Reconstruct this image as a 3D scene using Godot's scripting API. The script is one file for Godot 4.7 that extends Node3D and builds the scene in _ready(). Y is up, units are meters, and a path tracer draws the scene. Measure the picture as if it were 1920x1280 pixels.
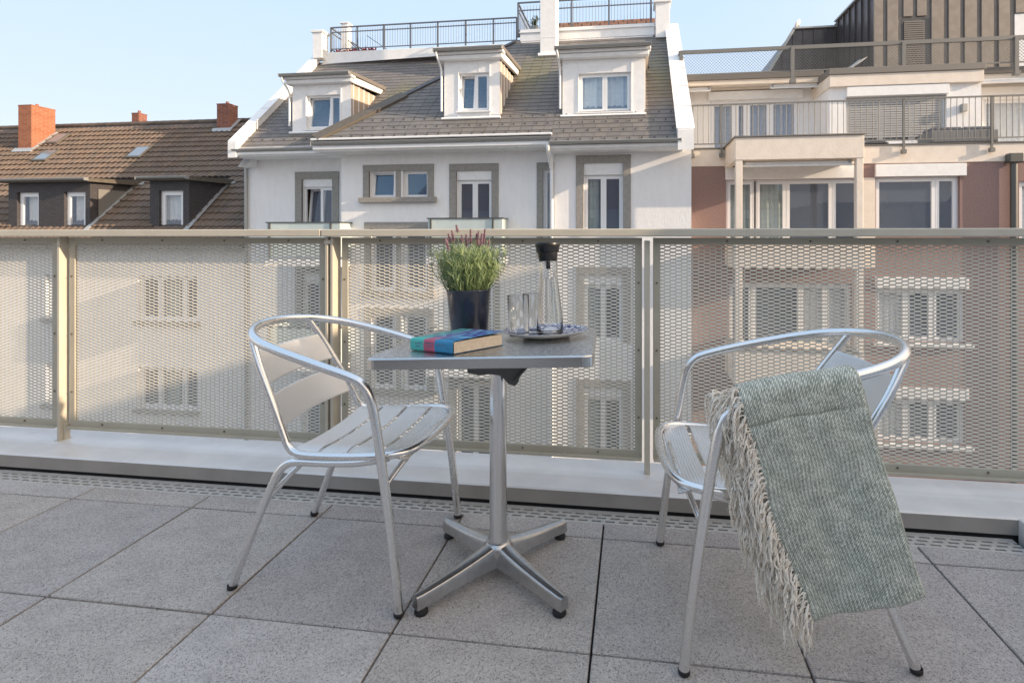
extends Node3D
# Terrace with two aluminium chairs and a bistro table, seen against a row of town houses.

const PI2 := TAU

class MB extends RefCounted:
	# collects triangles for one mesh; quads are given counter-clockwise as seen from outside
	var v := PackedVector3Array()
	var n := PackedVector3Array()
	var uv := PackedVector2Array()
	var c := PackedColorArray()
	var ix := PackedInt32Array()
	var col := Color(1, 1, 1)
	var uo := Vector2.ZERO
	var t := Transform3D()
	func _uv(p: Vector3, nn: Vector3) -> Vector2:
		var a := nn.abs()
		if a.y >= a.x and a.y >= a.z:
			return Vector2(p.x, p.z) + uo
		if a.z >= a.x:
			return Vector2(p.x, -p.y) + uo
		return Vector2(p.z, -p.y) + uo
	func tri(a: Vector3, b: Vector3, d: Vector3) -> void:
		a = t * a; b = t * b; d = t * d
		var nn := (b - a).cross(d - a)
		if nn.length_squared() < 1e-20:
			return
		nn = nn.normalized()
		var i := v.size()
		for p in [a, b, d]:
			v.append(p); n.append(nn); uv.append(_uv(p, nn)); c.append(col)
		ix.append_array([i, i + 2, i + 1])
	func quad(a: Vector3, b: Vector3, d: Vector3, e: Vector3) -> void:
		a = t * a; b = t * b; d = t * d; e = t * e
		var nn := (d - a).cross(e - b)
		if nn.length_squared() < 1e-22:
			return
		nn = nn.normalized()
		var i := v.size()
		v.append(a); v.append(b); v.append(d); v.append(e)
		for k in 4:
			n.append(nn); c.append(col); uv.append(_uv(v[i + k], nn))
		ix.append_array([i, i + 2, i + 1, i, i + 3, i + 2])
	func box(m: Vector3, s: Vector3, b := Basis()) -> void:
		var x := b.x * s.x * 0.5
		var y := b.y * s.y * 0.5
		var z := b.z * s.z * 0.5
		quad(m - x - y + z, m + x - y + z, m + x + y + z, m - x + y + z)
		quad(m + x - y - z, m - x - y - z, m - x + y - z, m + x + y - z)
		quad(m + x - y + z, m + x - y - z, m + x + y - z, m + x + y + z)
		quad(m - x - y - z, m - x - y + z, m - x + y + z, m - x + y - z)
		quad(m - x + y + z, m + x + y + z, m + x + y - z, m - x + y - z)
		quad(m - x - y - z, m + x - y - z, m + x - y + z, m - x - y + z)
	func bb(x0: float, x1: float, y0: float, y1: float, z0: float, z1: float) -> void:
		box(Vector3((x0 + x1) * 0.5, (y0 + y1) * 0.5, (z0 + z1) * 0.5), Vector3(absf(x1 - x0), absf(y1 - y0), absf(z1 - z0)))
	func cbox(m: Vector3, s: Vector3, h: float, b := Basis()) -> void:
		# box with chamfered edges
		var S := s * 0.5
		var P := func(q: Vector3) -> Vector3: return m + b * q
		for ax in 3:
			for sg in [-1.0, 1.0]:
				var u: int = (ax + 1) % 3
				var w: int = (ax + 2) % 3
				var pts := []
				for k in [[-1, -1], [1, -1], [1, 1], [-1, 1]]:
					var q := Vector3()
					q[ax] = S[ax] * sg
					q[u] = (S[u] - h) * k[0] * sg
					q[w] = (S[w] - h) * k[1]
					pts.append(P.call(q))
				quad(pts[0], pts[1], pts[2], pts[3])
		for ax in 3:
			var u: int = (ax + 1) % 3
			var w: int = (ax + 2) % 3
			for su in [-1.0, 1.0]:
				for sw in [-1.0, 1.0]:
					var a := Vector3(); var d := Vector3()
					a[u] = S[u] * su; a[w] = (S[w] - h) * sw
					d[u] = (S[u] - h) * su; d[w] = S[w] * sw
					var l := Vector3(); l[ax] = S[ax] - h
					if su * sw > 0:
						quad(P.call(a - l), P.call(d - l), P.call(d + l), P.call(a + l))
					else:
						quad(P.call(a + l), P.call(d + l), P.call(d - l), P.call(a - l))
		for sx in [-1.0, 1.0]:
			for sy in [-1.0, 1.0]:
				for sz in [-1.0, 1.0]:
					var a := Vector3(S.x * sx, (S.y - h) * sy, (S.z - h) * sz)
					var d := Vector3((S.x - h) * sx, S.y * sy, (S.z - h) * sz)
					var e := Vector3((S.x - h) * sx, (S.y - h) * sy, S.z * sz)
					if sx * sy * sz > 0:
						tri(P.call(a), P.call(d), P.call(e))
					else:
						tri(P.call(a), P.call(e), P.call(d))
	func bar(a: Vector3, b: Vector3, w: float, h: float, up := Vector3.UP) -> void:
		var z := (b - a).normalized()
		if absf(z.dot(up)) > 0.98:
			up = Vector3.BACK
		var x := up.cross(z).normalized()
		var y := z.cross(x)
		box((a + b) * 0.5, Vector3(w, h, a.distance_to(b)), Basis(x, y, z))
	func grid(nu: int, nv: int, f: Callable, flip := false, uvs := Vector2(1, 1)) -> void:
		# smooth surface f(u, v) on [0,1]^2; normal = du x dv
		var i0 := v.size()
		var pts := []
		for j in nv + 1:
			for i in nu + 1:
				pts.append(t * (f.call(float(i) / nu, float(j) / nv) as Vector3))
		for j in nv + 1:
			for i in nu + 1:
				var p: Vector3 = pts[j * (nu + 1) + i]
				var du: Vector3 = pts[j * (nu + 1) + mini(i + 1, nu)] - pts[j * (nu + 1) + maxi(i - 1, 0)]
				var dv: Vector3 = pts[mini(j + 1, nv) * (nu + 1) + i] - pts[maxi(j - 1, 0) * (nu + 1) + i]
				if du.length() < 1e-9 and i in [0, nu]:
					du = pts[j * (nu + 1) + nu / 2] - p
				var nn := du.cross(dv).normalized()
				if flip:
					nn = -nn
				v.append(p); n.append(nn); c.append(col); uv.append(Vector2(float(i) / nu, float(j) / nv) * uvs + uo)
		for j in nv:
			for i in nu:
				var a := i0 + j * (nu + 1) + i
				var b := a + 1
				var d := a + nu + 2
				var e := a + nu + 1
				if flip:
					ix.append_array([a, b, d, a, d, e])
				else:
					ix.append_array([a, d, b, a, e, d])
	func tube(p: PackedVector3Array, r: float, sides := 12, caps := true, r1 := -1.0) -> void:
		var m := p.size()
		if r1 < 0:
			r1 = r
		var i0 := v.size()
		var side := Vector3.ZERO
		for k in m:
			var d := (p[mini(k + 1, m - 1)] - p[maxi(k - 1, 0)]).normalized()
			if side == Vector3.ZERO:
				side = d.cross(Vector3.UP if absf(d.y) < 0.9 else Vector3.RIGHT).normalized()
			side = (side - d * side.dot(d)).normalized()
			var up := side.cross(d)
			var rr := lerpf(r, r1, float(k) / (m - 1))
			for s in sides + 1:
				var a := TAU * s / sides
				var nn := side * cos(a) + up * sin(a)
				v.append(t * (p[k] + nn * rr)); n.append((t.basis * nn).normalized()); c.append(col)
				uv.append(Vector2(float(s) / sides, float(k) / m))
		for k in m - 1:
			for s in sides:
				var a := i0 + k * (sides + 1) + s
				var e := a + sides + 1
				ix.append_array([a, a + 1, e + 1, a, e + 1, e])
		if caps:
			for e in [0, m - 1]:
				var ctr := v.size()
				var dd := (p[1] - p[0]).normalized() * -1.0 if e == 0 else (p[m - 1] - p[m - 2]).normalized()
				v.append(t * p[e]); n.append((t.basis * dd).normalized()); c.append(col); uv.append(Vector2.ZERO)
				for s in sides + 1:
					v.append(v[i0 + e * (sides + 1) + s]); n.append((t.basis * dd).normalized()); c.append(col); uv.append(Vector2.ZERO)
				for s in sides:
					if e == 0:
						ix.append_array([ctr, ctr + 2 + s, ctr + 1 + s])
					else:
						ix.append_array([ctr, ctr + 1 + s, ctr + 2 + s])
	func lathe(at: Vector3, prof: PackedVector2Array, seg := 40, uvs := Vector2(1, 1)) -> void:
		# profile (radius, height) listed from the outside bottom upwards and over to the inside; sharp corners by repeating a point
		var m := prof.size()
		for k in m - 1:
			if prof[k].distance_to(prof[k + 1]) < 1e-7:
				continue
			var i0 := v.size()
			var tang := (prof[k + 1] - prof[k]).normalized()
			var ta := tang
			var tb := tang
			if k > 0 and prof[k - 1].distance_to(prof[k]) > 1e-7:
				ta = (tang + (prof[k] - prof[k - 1]).normalized()).normalized()
			if k < m - 2 and prof[k + 2].distance_to(prof[k + 1]) > 1e-7:
				tb = (tang + (prof[k + 2] - prof[k + 1]).normalized()).normalized()
			for s in seg + 1:
				var a := TAU * s / seg
				var rad := Vector3(cos(a), 0, sin(a))
				for e in 2:
					var q := prof[k + e]
					var tt := ta if e == 0 else tb
					v.append(t * (at + rad * q.x + Vector3.UP * q.y))
					n.append((t.basis * (rad * tt.y - Vector3.UP * tt.x)).normalized())
					c.append(col)
					uv.append(Vector2(rad.x * q.x, rad.z * q.x) * uvs + Vector2(0.5, 0.5))
			for s in seg:
				var a := i0 + s * 2
				ix.append_array([a, a + 2, a + 3, a, a + 3, a + 1])
	func prism(poly: PackedVector2Array, o: Vector3, ex: Vector3, ey: Vector3, ez: Vector3) -> void:
		# polygon (counter-clockwise seen along -ez) in the plane ex, ey extruded from o by ez
		var m := poly.size()
		var tr := Geometry2D.triangulate_polygon(poly)
		var P := func(q: Vector2) -> Vector3: return o + ex * q.x + ey * q.y
		for k in range(0, tr.size(), 3):
			var a := poly[tr[k]]; var b := poly[tr[k + 1]]; var d := poly[tr[k + 2]]
			if (b - a).cross(d - a) < 0:
				var w := b
				b = d; d = w
			tri(P.call(a) + ez, P.call(b) + ez, P.call(d) + ez)
			tri(P.call(a), P.call(d), P.call(b))
		for k in m:
			var a: Vector3 = P.call(poly[k])
			var b: Vector3 = P.call(poly[(k + 1) % m])
			quad(a, b, b + ez, a + ez)
	func mesh() -> ArrayMesh:
		var a := []
		a.resize(Mesh.ARRAY_MAX)
		a[Mesh.ARRAY_VERTEX] = v; a[Mesh.ARRAY_NORMAL] = n; a[Mesh.ARRAY_TEX_UV] = uv
		a[Mesh.ARRAY_COLOR] = c; a[Mesh.ARRAY_INDEX] = ix
		var me := ArrayMesh.new()
		me.add_surface_from_arrays(Mesh.PRIMITIVE_TRIANGLES, a)
		return me

var M := {}
var taken := {}
var rng := RandomNumberGenerator.new()

# ---------------------------------------------------------------- naming
func numbered(p: Node, called: String) -> String:
	var key := str(p.get_instance_id()) + "/" + called
	var k: int = taken.get(key, 0)
	taken[key] = k + 1
	return called if k == 0 else "%s_%03d" % [called, k]

func tag(o: Node, label: String, category := "", group := "") -> Node:
	o.set_meta("label", label)
	if category: o.set_meta("category", category)
	if group: o.set_meta("group", group)
	return o

func thing(called: String, label: String, category: String, at := Vector3.ZERO, b := Basis(), group := "") -> Node3D:
	var o := Node3D.new()
	o.name = numbered(self, called)
	add_child(o, true)
	o.transform = Transform3D(b, at)
	tag(o, label, category, group)
	return o

func part(called: String, me: Variant, m: Material, p: Node3D, xf := Transform3D(), kind := "") -> MeshInstance3D:
	var o := MeshInstance3D.new()
	o.name = numbered(p, called)
	o.mesh = me.mesh() if me is MB else me
	o.material_override = m
	o.transform = xf
	p.add_child(o, true)
	if kind: o.set_meta("kind", kind)
	return o

func wpart(called: String, me: Variant, m: Material, p: Node3D, kind := "") -> MeshInstance3D:
	# a mesh built in world coordinates, hung under a thing (or a part) that stands at its own base
	var o := part(called, me, m, p, Transform3D(), kind)
	var g := Transform3D()
	var q: Node = p
	while q != self and q is Node3D:
		g = (q as Node3D).transform * g
		q = q.get_parent()
	o.transform = g.affine_inverse()
	return o

func structure(called: String, me: Variant, m: Material) -> MeshInstance3D:
	var o := part(called, me, m, self)
	o.set_meta("kind", "structure")
	return o

# ---------------------------------------------------------------- textures and materials
func lin(r: float, g: float, b: float) -> Color:
	return Color(r, g, b).linear_to_srgb()

func noise_img(seed_: int, freq: float, c0: Color, c1: Color, px := 256, oct := 4, gain := 0.55, contrast := 1.0) -> Image:
	var f := FastNoiseLite.new()
	f.seed = seed_
	f.noise_type = FastNoiseLite.TYPE_SIMPLEX_SMOOTH
	f.frequency = freq
	f.fractal_octaves = oct
	f.fractal_gain = gain
	var g := f.get_seamless_image(px, px)
	g.convert(Image.FORMAT_L8)
	var d := g.get_data()
	var out := PackedByteArray()
	out.resize(px * px * 3)
	for i in px * px:
		var x := clampf((d[i] / 255.0 - 0.5) * contrast + 0.5, 0, 1)
		out[i * 3] = int(255 * lerpf(c0.r, c1.r, x))
		out[i * 3 + 1] = int(255 * lerpf(c0.g, c1.g, x))
		out[i * 3 + 2] = int(255 * lerpf(c0.b, c1.b, x))
	return Image.create_from_data(px, px, false, Image.FORMAT_RGB8, out)

func tex(im: Image) -> ImageTexture:
	return ImageTexture.create_from_image(im)

func bump(im: Image, strength: float) -> ImageTexture:
	var g: Image = im.duplicate()
	g.convert(Image.FORMAT_RGBA8)
	g.bump_map_to_normal_map(strength)
	return ImageTexture.create_from_image(g)

func plain(called: String, c: Color, rough: float, metal := 0.0) -> StandardMaterial3D:
	var m := StandardMaterial3D.new()
	m.resource_name = called
	m.albedo_color = c
	m.roughness = rough
	m.metallic = metal
	M[called] = m
	return m

func noisy(called: String, a: Color, b: Color, rough: float, scale: float, metal := 0.0, seed_ := 1, freq := 0.02, bumps := 0.0, contrast := 1.6) -> StandardMaterial3D:
	# world-triplanar mottled material between two colours
	var m := plain(called, Color.WHITE, rough, metal)
	var im := noise_img(seed_, freq, a, b, 256, 5, 0.6, contrast)
	m.albedo_texture = tex(im)
	m.uv1_triplanar = true
	m.uv1_world_triplanar = true
	m.uv1_scale = Vector3.ONE * scale
	if bumps > 0:
		var hm := noise_img(seed_ + 7, freq * 4.0, Color.BLACK, Color.WHITE, 256, 4, 0.6, 2.0)
		m.normal_enabled = true
		m.normal_texture = bump(hm, bumps)
		m.normal_scale = 0.08
	return m

func paving_image(px: int) -> Image:
	# cast concrete with short dark flecks
	var base := noise_img(11, 0.03, lin(0.425, 0.40, 0.385), lin(0.57, 0.54, 0.525), px, 5, 0.8, 1.5)
	var d := base.get_data()
	var st_ := noise_img(19, 0.0032, Color(0.955, 0.955, 0.955), Color(1, 1, 1), px, 3, 0.5, 1.8).get_data()
	for i in px * px * 3:
		d[i] = int(d[i] * st_[i] / 255.0)
	var r := RandomNumberGenerator.new()
	r.seed = 5
	for k in 13000:
		var x := r.randf() * px
		var y := r.randf() * px
		var a: float = r.randf() * TAU if r.randf() < 0.4 else [0.8, 2.4][r.randi() % 2] + r.randf_range(-0.3, 0.3)
		var l := r.randf_range(3.0, 11.0) * px / 1024.0
		var s := r.randf_range(0.32, 0.66) if r.randf() < 0.74 else r.randf_range(1.08, 1.22)
		var w := 1 if r.randf() < 0.35 else 2
		var st := int(l)
		for i in st:
			for j in w:
				var xx := posmod(int(x + cos(a) * i - sin(a) * j), px)
				var yy := posmod(int(y + sin(a) * i + cos(a) * j), px)
				var o := (yy * px + xx) * 3
				for q in 3:
					d[o + q] = mini(255, int(d[o + q] * s))
	for k in 55:
		var x := r.randi() % px
		var y := r.randi() % px
		var rr := r.randi_range(1, 3)
		for i in range(-rr, rr + 1):
			for j in range(-rr, rr + 1):
				if i * i + j * j <= rr * rr:
					var o := (posmod(y + j, px) * px + posmod(x + i, px)) * 3
					for q in 3:
						d[o + q] = int(d[o + q] * 0.42)
	return Image.create_from_data(px, px, false, Image.FORMAT_RGB8, d)

func rows_image(px: int, rows: int, cols: int, a: Color, b: Color, joint: Color, stagger := 0.5, jw := 0.07) -> Image:
	# courses of small pieces seen from far away (bricks of a chimney, shingles of a dormer)
	var im := Image.create(px, px, false, Image.FORMAT_RGB8)
	var r := RandomNumberGenerator.new()
	r.seed = rows * 31 + cols
	im.fill(joint)
	var h := float(px) / rows
	var w := float(px) / cols
	for j in rows:
		for i in cols:
			var cc := a.lerp(b, r.randf())
			var x0 := int((i + (stagger if j % 2 else 0.0)) * w + w * jw)
			var y0 := int(j * h + h * jw)
			var ww := int(w * (1.0 - jw * 2.0))
			var hh := int(h * (1.0 - jw * 2.2))
			im.fill_rect(Rect2i(x0, y0, ww, hh), cc)
			if x0 + ww > px:
				im.fill_rect(Rect2i(0, y0, x0 + ww - px, hh), cc)
	return im

func textured(called: String, im: Image, rough: float, scale: Vector3, metal := 0.0, bumps := 0.0) -> StandardMaterial3D:
	var m := plain(called, Color.WHITE, rough, metal)
	m.albedo_texture = tex(im)
	m.uv1_triplanar = true
	m.uv1_world_triplanar = true
	m.uv1_scale = scale
	if bumps > 0:
		m.normal_enabled = true
		m.normal_texture = bump(im, bumps)
	return m

func weave_image(px: int, dark: Color, light: Color) -> Image:
	var d := PackedByteArray()
	d.resize(px * px * 3)
	var f := FastNoiseLite.new()
	f.seed = 3
	f.frequency = 0.09
	var f2 := FastNoiseLite.new()
	f2.seed = 8
	f2.frequency = 0.012
	var f3 := FastNoiseLite.new()
	f3.seed = 21
	f3.frequency = 0.35
	var ribs := 30.0
	for y in px:
		for x in px:
			var u := float(x) / px * ribs + 0.22 * sin(y * 0.021)
			var k := floorf(u)
			var s := fposmod(u, 1.0) - 0.5
			var st := fposmod(float(y) / px * 40.0 + s * 1.5 + k * 0.47, 1.0)
			var h := (1.0 - absf(s) * 1.7) * (0.55 + 0.45 * sin(st * TAU))
			h += 0.70 * f.get_noise_2d(x * 1.3, y * 0.6) + 0.55 * f3.get_noise_2d(x, y) + 0.30 * f2.get_noise_2d(x, y)
			h = clampf(h * 0.8 + 0.16, 0.0, 1.0)
			var o := (y * px + x) * 3
			d[o] = int(255 * lerpf(dark.r, light.r, h))
			d[o + 1] = int(255 * lerpf(dark.g, light.g, h))
			d[o + 2] = int(255 * lerpf(dark.b, light.b, h))
	return Image.create_from_data(px, px, false, Image.FORMAT_RGB8, d)

func make_materials() -> void:
	var pav := paving_image(1024)
	var m := plain("paving", Color.WHITE, 0.88)
	m.albedo_texture = tex(pav)
	m.uv1_scale = Vector3(2, 2, 2)
	m.normal_enabled = true
	m.normal_texture = bump(noise_img(12, 0.09, Color.BLACK, Color.WHITE, 512, 4, 0.65, 2.0), 3.0)
	m.normal_scale = 0.5
	for k in 3:
		var q: StandardMaterial3D = m.duplicate()
		q.resource_name = "paving_tone"
		q.albedo_color = [Color(1, 1, 1), Color(0.94, 0.935, 0.935), Color(0.975, 0.965, 0.95)][k]
		M["paving%d" % k] = q
	plain("joint", lin(0.02, 0.02, 0.02), 0.95)
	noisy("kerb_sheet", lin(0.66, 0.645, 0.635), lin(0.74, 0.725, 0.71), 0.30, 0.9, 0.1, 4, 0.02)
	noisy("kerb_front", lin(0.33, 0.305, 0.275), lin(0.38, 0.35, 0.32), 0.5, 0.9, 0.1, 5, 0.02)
	noisy("grate", lin(0.50, 0.48, 0.45), lin(0.60, 0.58, 0.55), 0.45, 2.5, 0.3, 6, 0.03)
	noisy("rail_paint", lin(0.53, 0.485, 0.395), lin(0.57, 0.525, 0.43), 0.42, 1.5, 0.0, 7, 0.015)
	noisy("frame_paint", lin(0.43, 0.40, 0.32), lin(0.47, 0.44, 0.355), 0.42, 1.5, 0.0, 9, 0.015)
	noisy("mesh_paint", lin(0.55, 0.52, 0.44), lin(0.61, 0.575, 0.49), 0.42, 1.5, 0.0, 8, 0.015)
	plain("bolt", lin(0.16, 0.13, 0.09), 0.5, 0.5)
	# polished aluminium of the chairs
	m = plain("chair_alu", lin(0.84, 0.83, 0.815), 0.33, 1.0)
	m.roughness_texture = tex(noise_img(31, 0.03, Color(0.55, 0.55, 0.55), Color(1, 1, 1), 256, 4))
	m.uv1_triplanar = true
	m.uv1_scale = Vector3.ONE * 4.0
	m = plain("slat_alu", lin(0.84, 0.83, 0.82), 0.40, 0.95)
	m = plain("steel_top", lin(0.92, 0.925, 0.93), 0.2, 1.0)
	m.roughness_texture = tex(noise_img(32, 0.05, Color(0.5, 0.5, 0.5), Color(1, 1, 1), 512, 5, 0.7, 2.2))
	m.albedo_texture = tex(noise_img(33, 0.022, lin(0.5, 0.5, 0.5), lin(1, 1, 1), 512, 5, 0.8, 2.8))
	m.normal_enabled = true
	m.normal_texture = bump(noise_img(34, 0.08, Color.BLACK, Color.WHITE, 512, 4, 0.7, 2.0), 2.0)
	m.normal_scale = 0.7
	m.uv1_triplanar = true
	m.uv1_scale = Vector3.ONE * 5.0
	m = plain("steel_edge", lin(0.60, 0.59, 0.57), 0.22, 1.0)
	plain("column_alu", lin(0.76, 0.75, 0.74), 0.14, 1.0)
	m = noisy("cast_alu", lin(0.46, 0.45, 0.44), lin(0.58, 0.57, 0.56), 0.28, 6.0, 1.0, 35, 0.03)
	plain("bracket", lin(0.14, 0.14, 0.14), 0.55, 0.4)
	plain("rubber", lin(0.014, 0.014, 0.015), 0.55)
	plain("pot_glaze", lin(0.028, 0.034, 0.052), 0.12)
	plain("soil", lin(0.05, 0.035, 0.025), 0.95)
	m = plain("leaf", Color.WHITE, 0.6)
	m.vertex_color_use_as_albedo = true
	m.backlight_enabled = true
	m.backlight = Color(0.35, 0.4, 0.2)
	m = plain("bloom", Color.WHITE, 0.8)
	m.vertex_color_use_as_albedo = true
	m = plain("glass", Color(1, 1, 1, 0.0), 0.02)
	m.transparency = BaseMaterial3D.TRANSPARENCY_ALPHA
	m.refraction_enabled = true
	m.refraction_scale = 0.05
	m = plain("water", Color(1, 1, 1, 0.0), 0.0)
	m.transparency = BaseMaterial3D.TRANSPARENCY_ALPHA
	m.refraction_enabled = true
	m.refraction_scale = 0.033
	plain("black_plastic", lin(0.012, 0.012, 0.013), 0.35)
	noisy("pages", lin(0.60, 0.48, 0.35), lin(0.72, 0.60, 0.46), 0.85, 6.0, 0.0, 41, 0.05)
	# plate with blue floral print
	var pf := noise_img(51, 0.035, lin(0.055, 0.07, 0.17), lin(0.72, 0.74, 0.80), 512, 3, 0.6, 5.0)
	m = plain("plate_print", Color.WHITE, 0.12)
	m.albedo_texture = tex(pf)
	plain("plate_white", lin(0.66, 0.64, 0.60), 0.15)
	# throw
	var wv := weave_image(512, lin(0.185, 0.205, 0.165), lin(0.88, 0.885, 0.78))
	m = plain("throw", Color.WHITE, 0.95)
	m.albedo_texture = tex(wv)
	m.normal_enabled = true
	m.normal_texture = bump(wv, 5.0)
	m.normal_scale = 0.9
	m.rim_enabled = true
	m.rim = 0.3
	m = plain("fringe", Color.WHITE, 0.95)
	m.vertex_color_use_as_albedo = true
	m.backlight_enabled = true
	m.backlight = Color(0.3, 0.27, 0.22)
	# houses
	noisy("stucco_white", lin(0.835, 0.825, 0.815), lin(0.875, 0.868, 0.858), 0.9, 0.35, 0.0, 61, 0.03, 2.0)
	M.stucco_white.uv1_scale = Vector3(0.6, 0.16, 0.6)
	noisy("stucco_red", lin(0.26, 0.172, 0.152), lin(0.34, 0.228, 0.205), 0.92, 1.6, 0.0, 62, 0.05, 3.0, 1.2)
	noisy("stucco_cream", lin(0.77, 0.68, 0.58), lin(0.83, 0.74, 0.64), 0.9, 0.4, 0.0, 63, 0.03, 1.5)
	noisy("stucco_grey", lin(0.66, 0.65, 0.63), lin(0.74, 0.73, 0.70), 0.9, 0.3, 0.0, 64, 0.03, 2.0)
	noisy("trim_stone", lin(0.285, 0.27, 0.245), lin(0.34, 0.325, 0.30), 0.85, 0.8, 0.0, 65, 0.04)
	noisy("white_paint", lin(0.82, 0.82, 0.81), lin(0.88, 0.88, 0.87), 0.45, 0.7, 0.0, 66, 0.02)
	plain("pvc", lin(0.85, 0.85, 0.85), 0.35)
	plain("gutter_zinc", lin(0.40, 0.40, 0.38), 0.45, 0.5)
	plain("dark_metal", lin(0.11, 0.11, 0.105), 0.45, 0.4)
	plain("edge_metal", lin(0.20, 0.185, 0.165), 0.5, 0.2)
	noisy("cladding_brown", lin(0.25, 0.215, 0.18), lin(0.30, 0.26, 0.22), 0.5, 0.5, 0.15, 67, 0.02)
	noisy("cladding_recess", lin(0.20, 0.178, 0.16), lin(0.23, 0.205, 0.185), 0.5, 0.5, 0.15, 68, 0.02)
	noisy("cladding_side", lin(0.085, 0.075, 0.075), lin(0.11, 0.098, 0.095), 0.38, 0.5, 0.3, 69, 0.02)
	m = plain("slate", Color.WHITE, 0.62)
	m.vertex_color_use_as_albedo = true
	m = plain("roof_tile", Color.WHITE, 0.8)
	m.vertex_color_use_as_albedo = true
	noisy("hip_cap", lin(0.10, 0.085, 0.065), lin(0.14, 0.12, 0.095), 0.6, 0.8, 0.0, 70, 0.03)
	textured("brick_orange", rows_image(256, 8, 2, lin(0.31, 0.105, 0.05), lin(0.41, 0.15, 0.078), lin(0.31, 0.18, 0.12)), 0.9, Vector3.ONE * 1.6, 0.0, 2.0)
	textured("brick_red", rows_image(256, 8, 2, lin(0.20, 0.075, 0.05), lin(0.30, 0.11, 0.075), lin(0.24, 0.16, 0.12)), 0.9, Vector3.ONE * 1.6, 0.0, 2.0)
	textured("shingle_dark", rows_image(256, 10, 4, lin(0.060, 0.054, 0.056), lin(0.076, 0.068, 0.070), lin(0.042, 0.038, 0.040)), 0.7, Vector3.ONE * 1.5, 0.0, 3.0)
	textured("terracotta", rows_image(128, 8, 4, lin(0.20, 0.09, 0.05), lin(0.34, 0.16, 0.09), lin(0.07, 0.04, 0.03)), 0.85, Vector3.ONE * 0.5, 0.0, 4.0)
	noisy("lead", lin(0.38, 0.40, 0.41), lin(0.52, 0.54, 0.55), 0.6, 1.5, 0.2, 71, 0.05)
	noisy("timber_cheek", lin(0.42, 0.33, 0.265), lin(0.50, 0.40, 0.32), 0.7, 1.2, 0.0, 72, 0.03)
	# glazing: a coated pane, part mirror and part clear
	m = plain("pane", Color(0.80, 0.88, 1.0, 0.05), 0.0, 0.10)
	m.transparency = BaseMaterial3D.TRANSPARENCY_ALPHA
	m = plain("pane_coated", Color(0.66, 0.84, 1.0, 0.05), 0.0, 0.20)
	m.transparency = BaseMaterial3D.TRANSPARENCY_ALPHA
	m = plain("frosted", Color(0.82, 0.87, 0.86, 0.72), 0.4)
	m.transparency = BaseMaterial3D.TRANSPARENCY_ALPHA
	plain("room", lin(0.20, 0.19, 0.175), 0.9)
	plain("dark_pane0", lin(0.03, 0.032, 0.036), 0.1)
	plain("room_red", lin(0.24, 0.14, 0.11), 0.9)
	noisy("curtain", lin(0.62, 0.64, 0.62), lin(0.72, 0.74, 0.72), 0.9, 1.0, 0.0, 73, 0.02)
	noisy("curtain_grey", lin(0.30, 0.35, 0.42), lin(0.40, 0.45, 0.52), 0.9, 1.0, 0.0, 77, 0.02)
	noisy("curtain_green", lin(0.30, 0.36, 0.31), lin(0.40, 0.46, 0.40), 0.9, 1.0, 0.0, 74, 0.02)
	plain("blind", lin(0.42, 0.42, 0.42), 0.5, 0.2)
	plain("wicker", lin(0.27, 0.26, 0.25), 0.8)
	plain("cushion_dark", lin(0.20, 0.20, 0.205), 0.9)
	plain("rail_grey", lin(0.20, 0.195, 0.18), 0.45, 0.2)
	plain("rail_slate", lin(0.15, 0.16, 0.175), 0.45, 0.2)
	noisy("asphalt", lin(0.045, 0.045, 0.047), lin(0.06, 0.06, 0.062), 0.95, 0.5, 0.0, 75, 0.04)
	noisy("pavement", lin(0.22, 0.21, 0.20), lin(0.28, 0.27, 0.26), 0.9, 0.6, 0.0, 76, 0.04)
	plain("red_flower", lin(0.35, 0.02, 0.03), 0.8)
	plain("green_shrub", lin(0.06, 0.10, 0.03), 0.8)
	plain("dish", lin(0.62, 0.64, 0.66), 0.4)

func catmull(p: Array, per: int) -> PackedVector3Array:
	var out := PackedVector3Array()
	var m := p.size()
	for k in m - 1:
		var a: Vector3 = p[maxi(k - 1, 0)]
		var b: Vector3 = p[k]
		var d: Vector3 = p[k + 1]
		var e: Vector3 = p[mini(k + 2, m - 1)]
		for i in per:
			out.append(b.cubic_interpolate(d, a, e, float(i) / per))
	out.append(p[m - 1])
	return out

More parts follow.
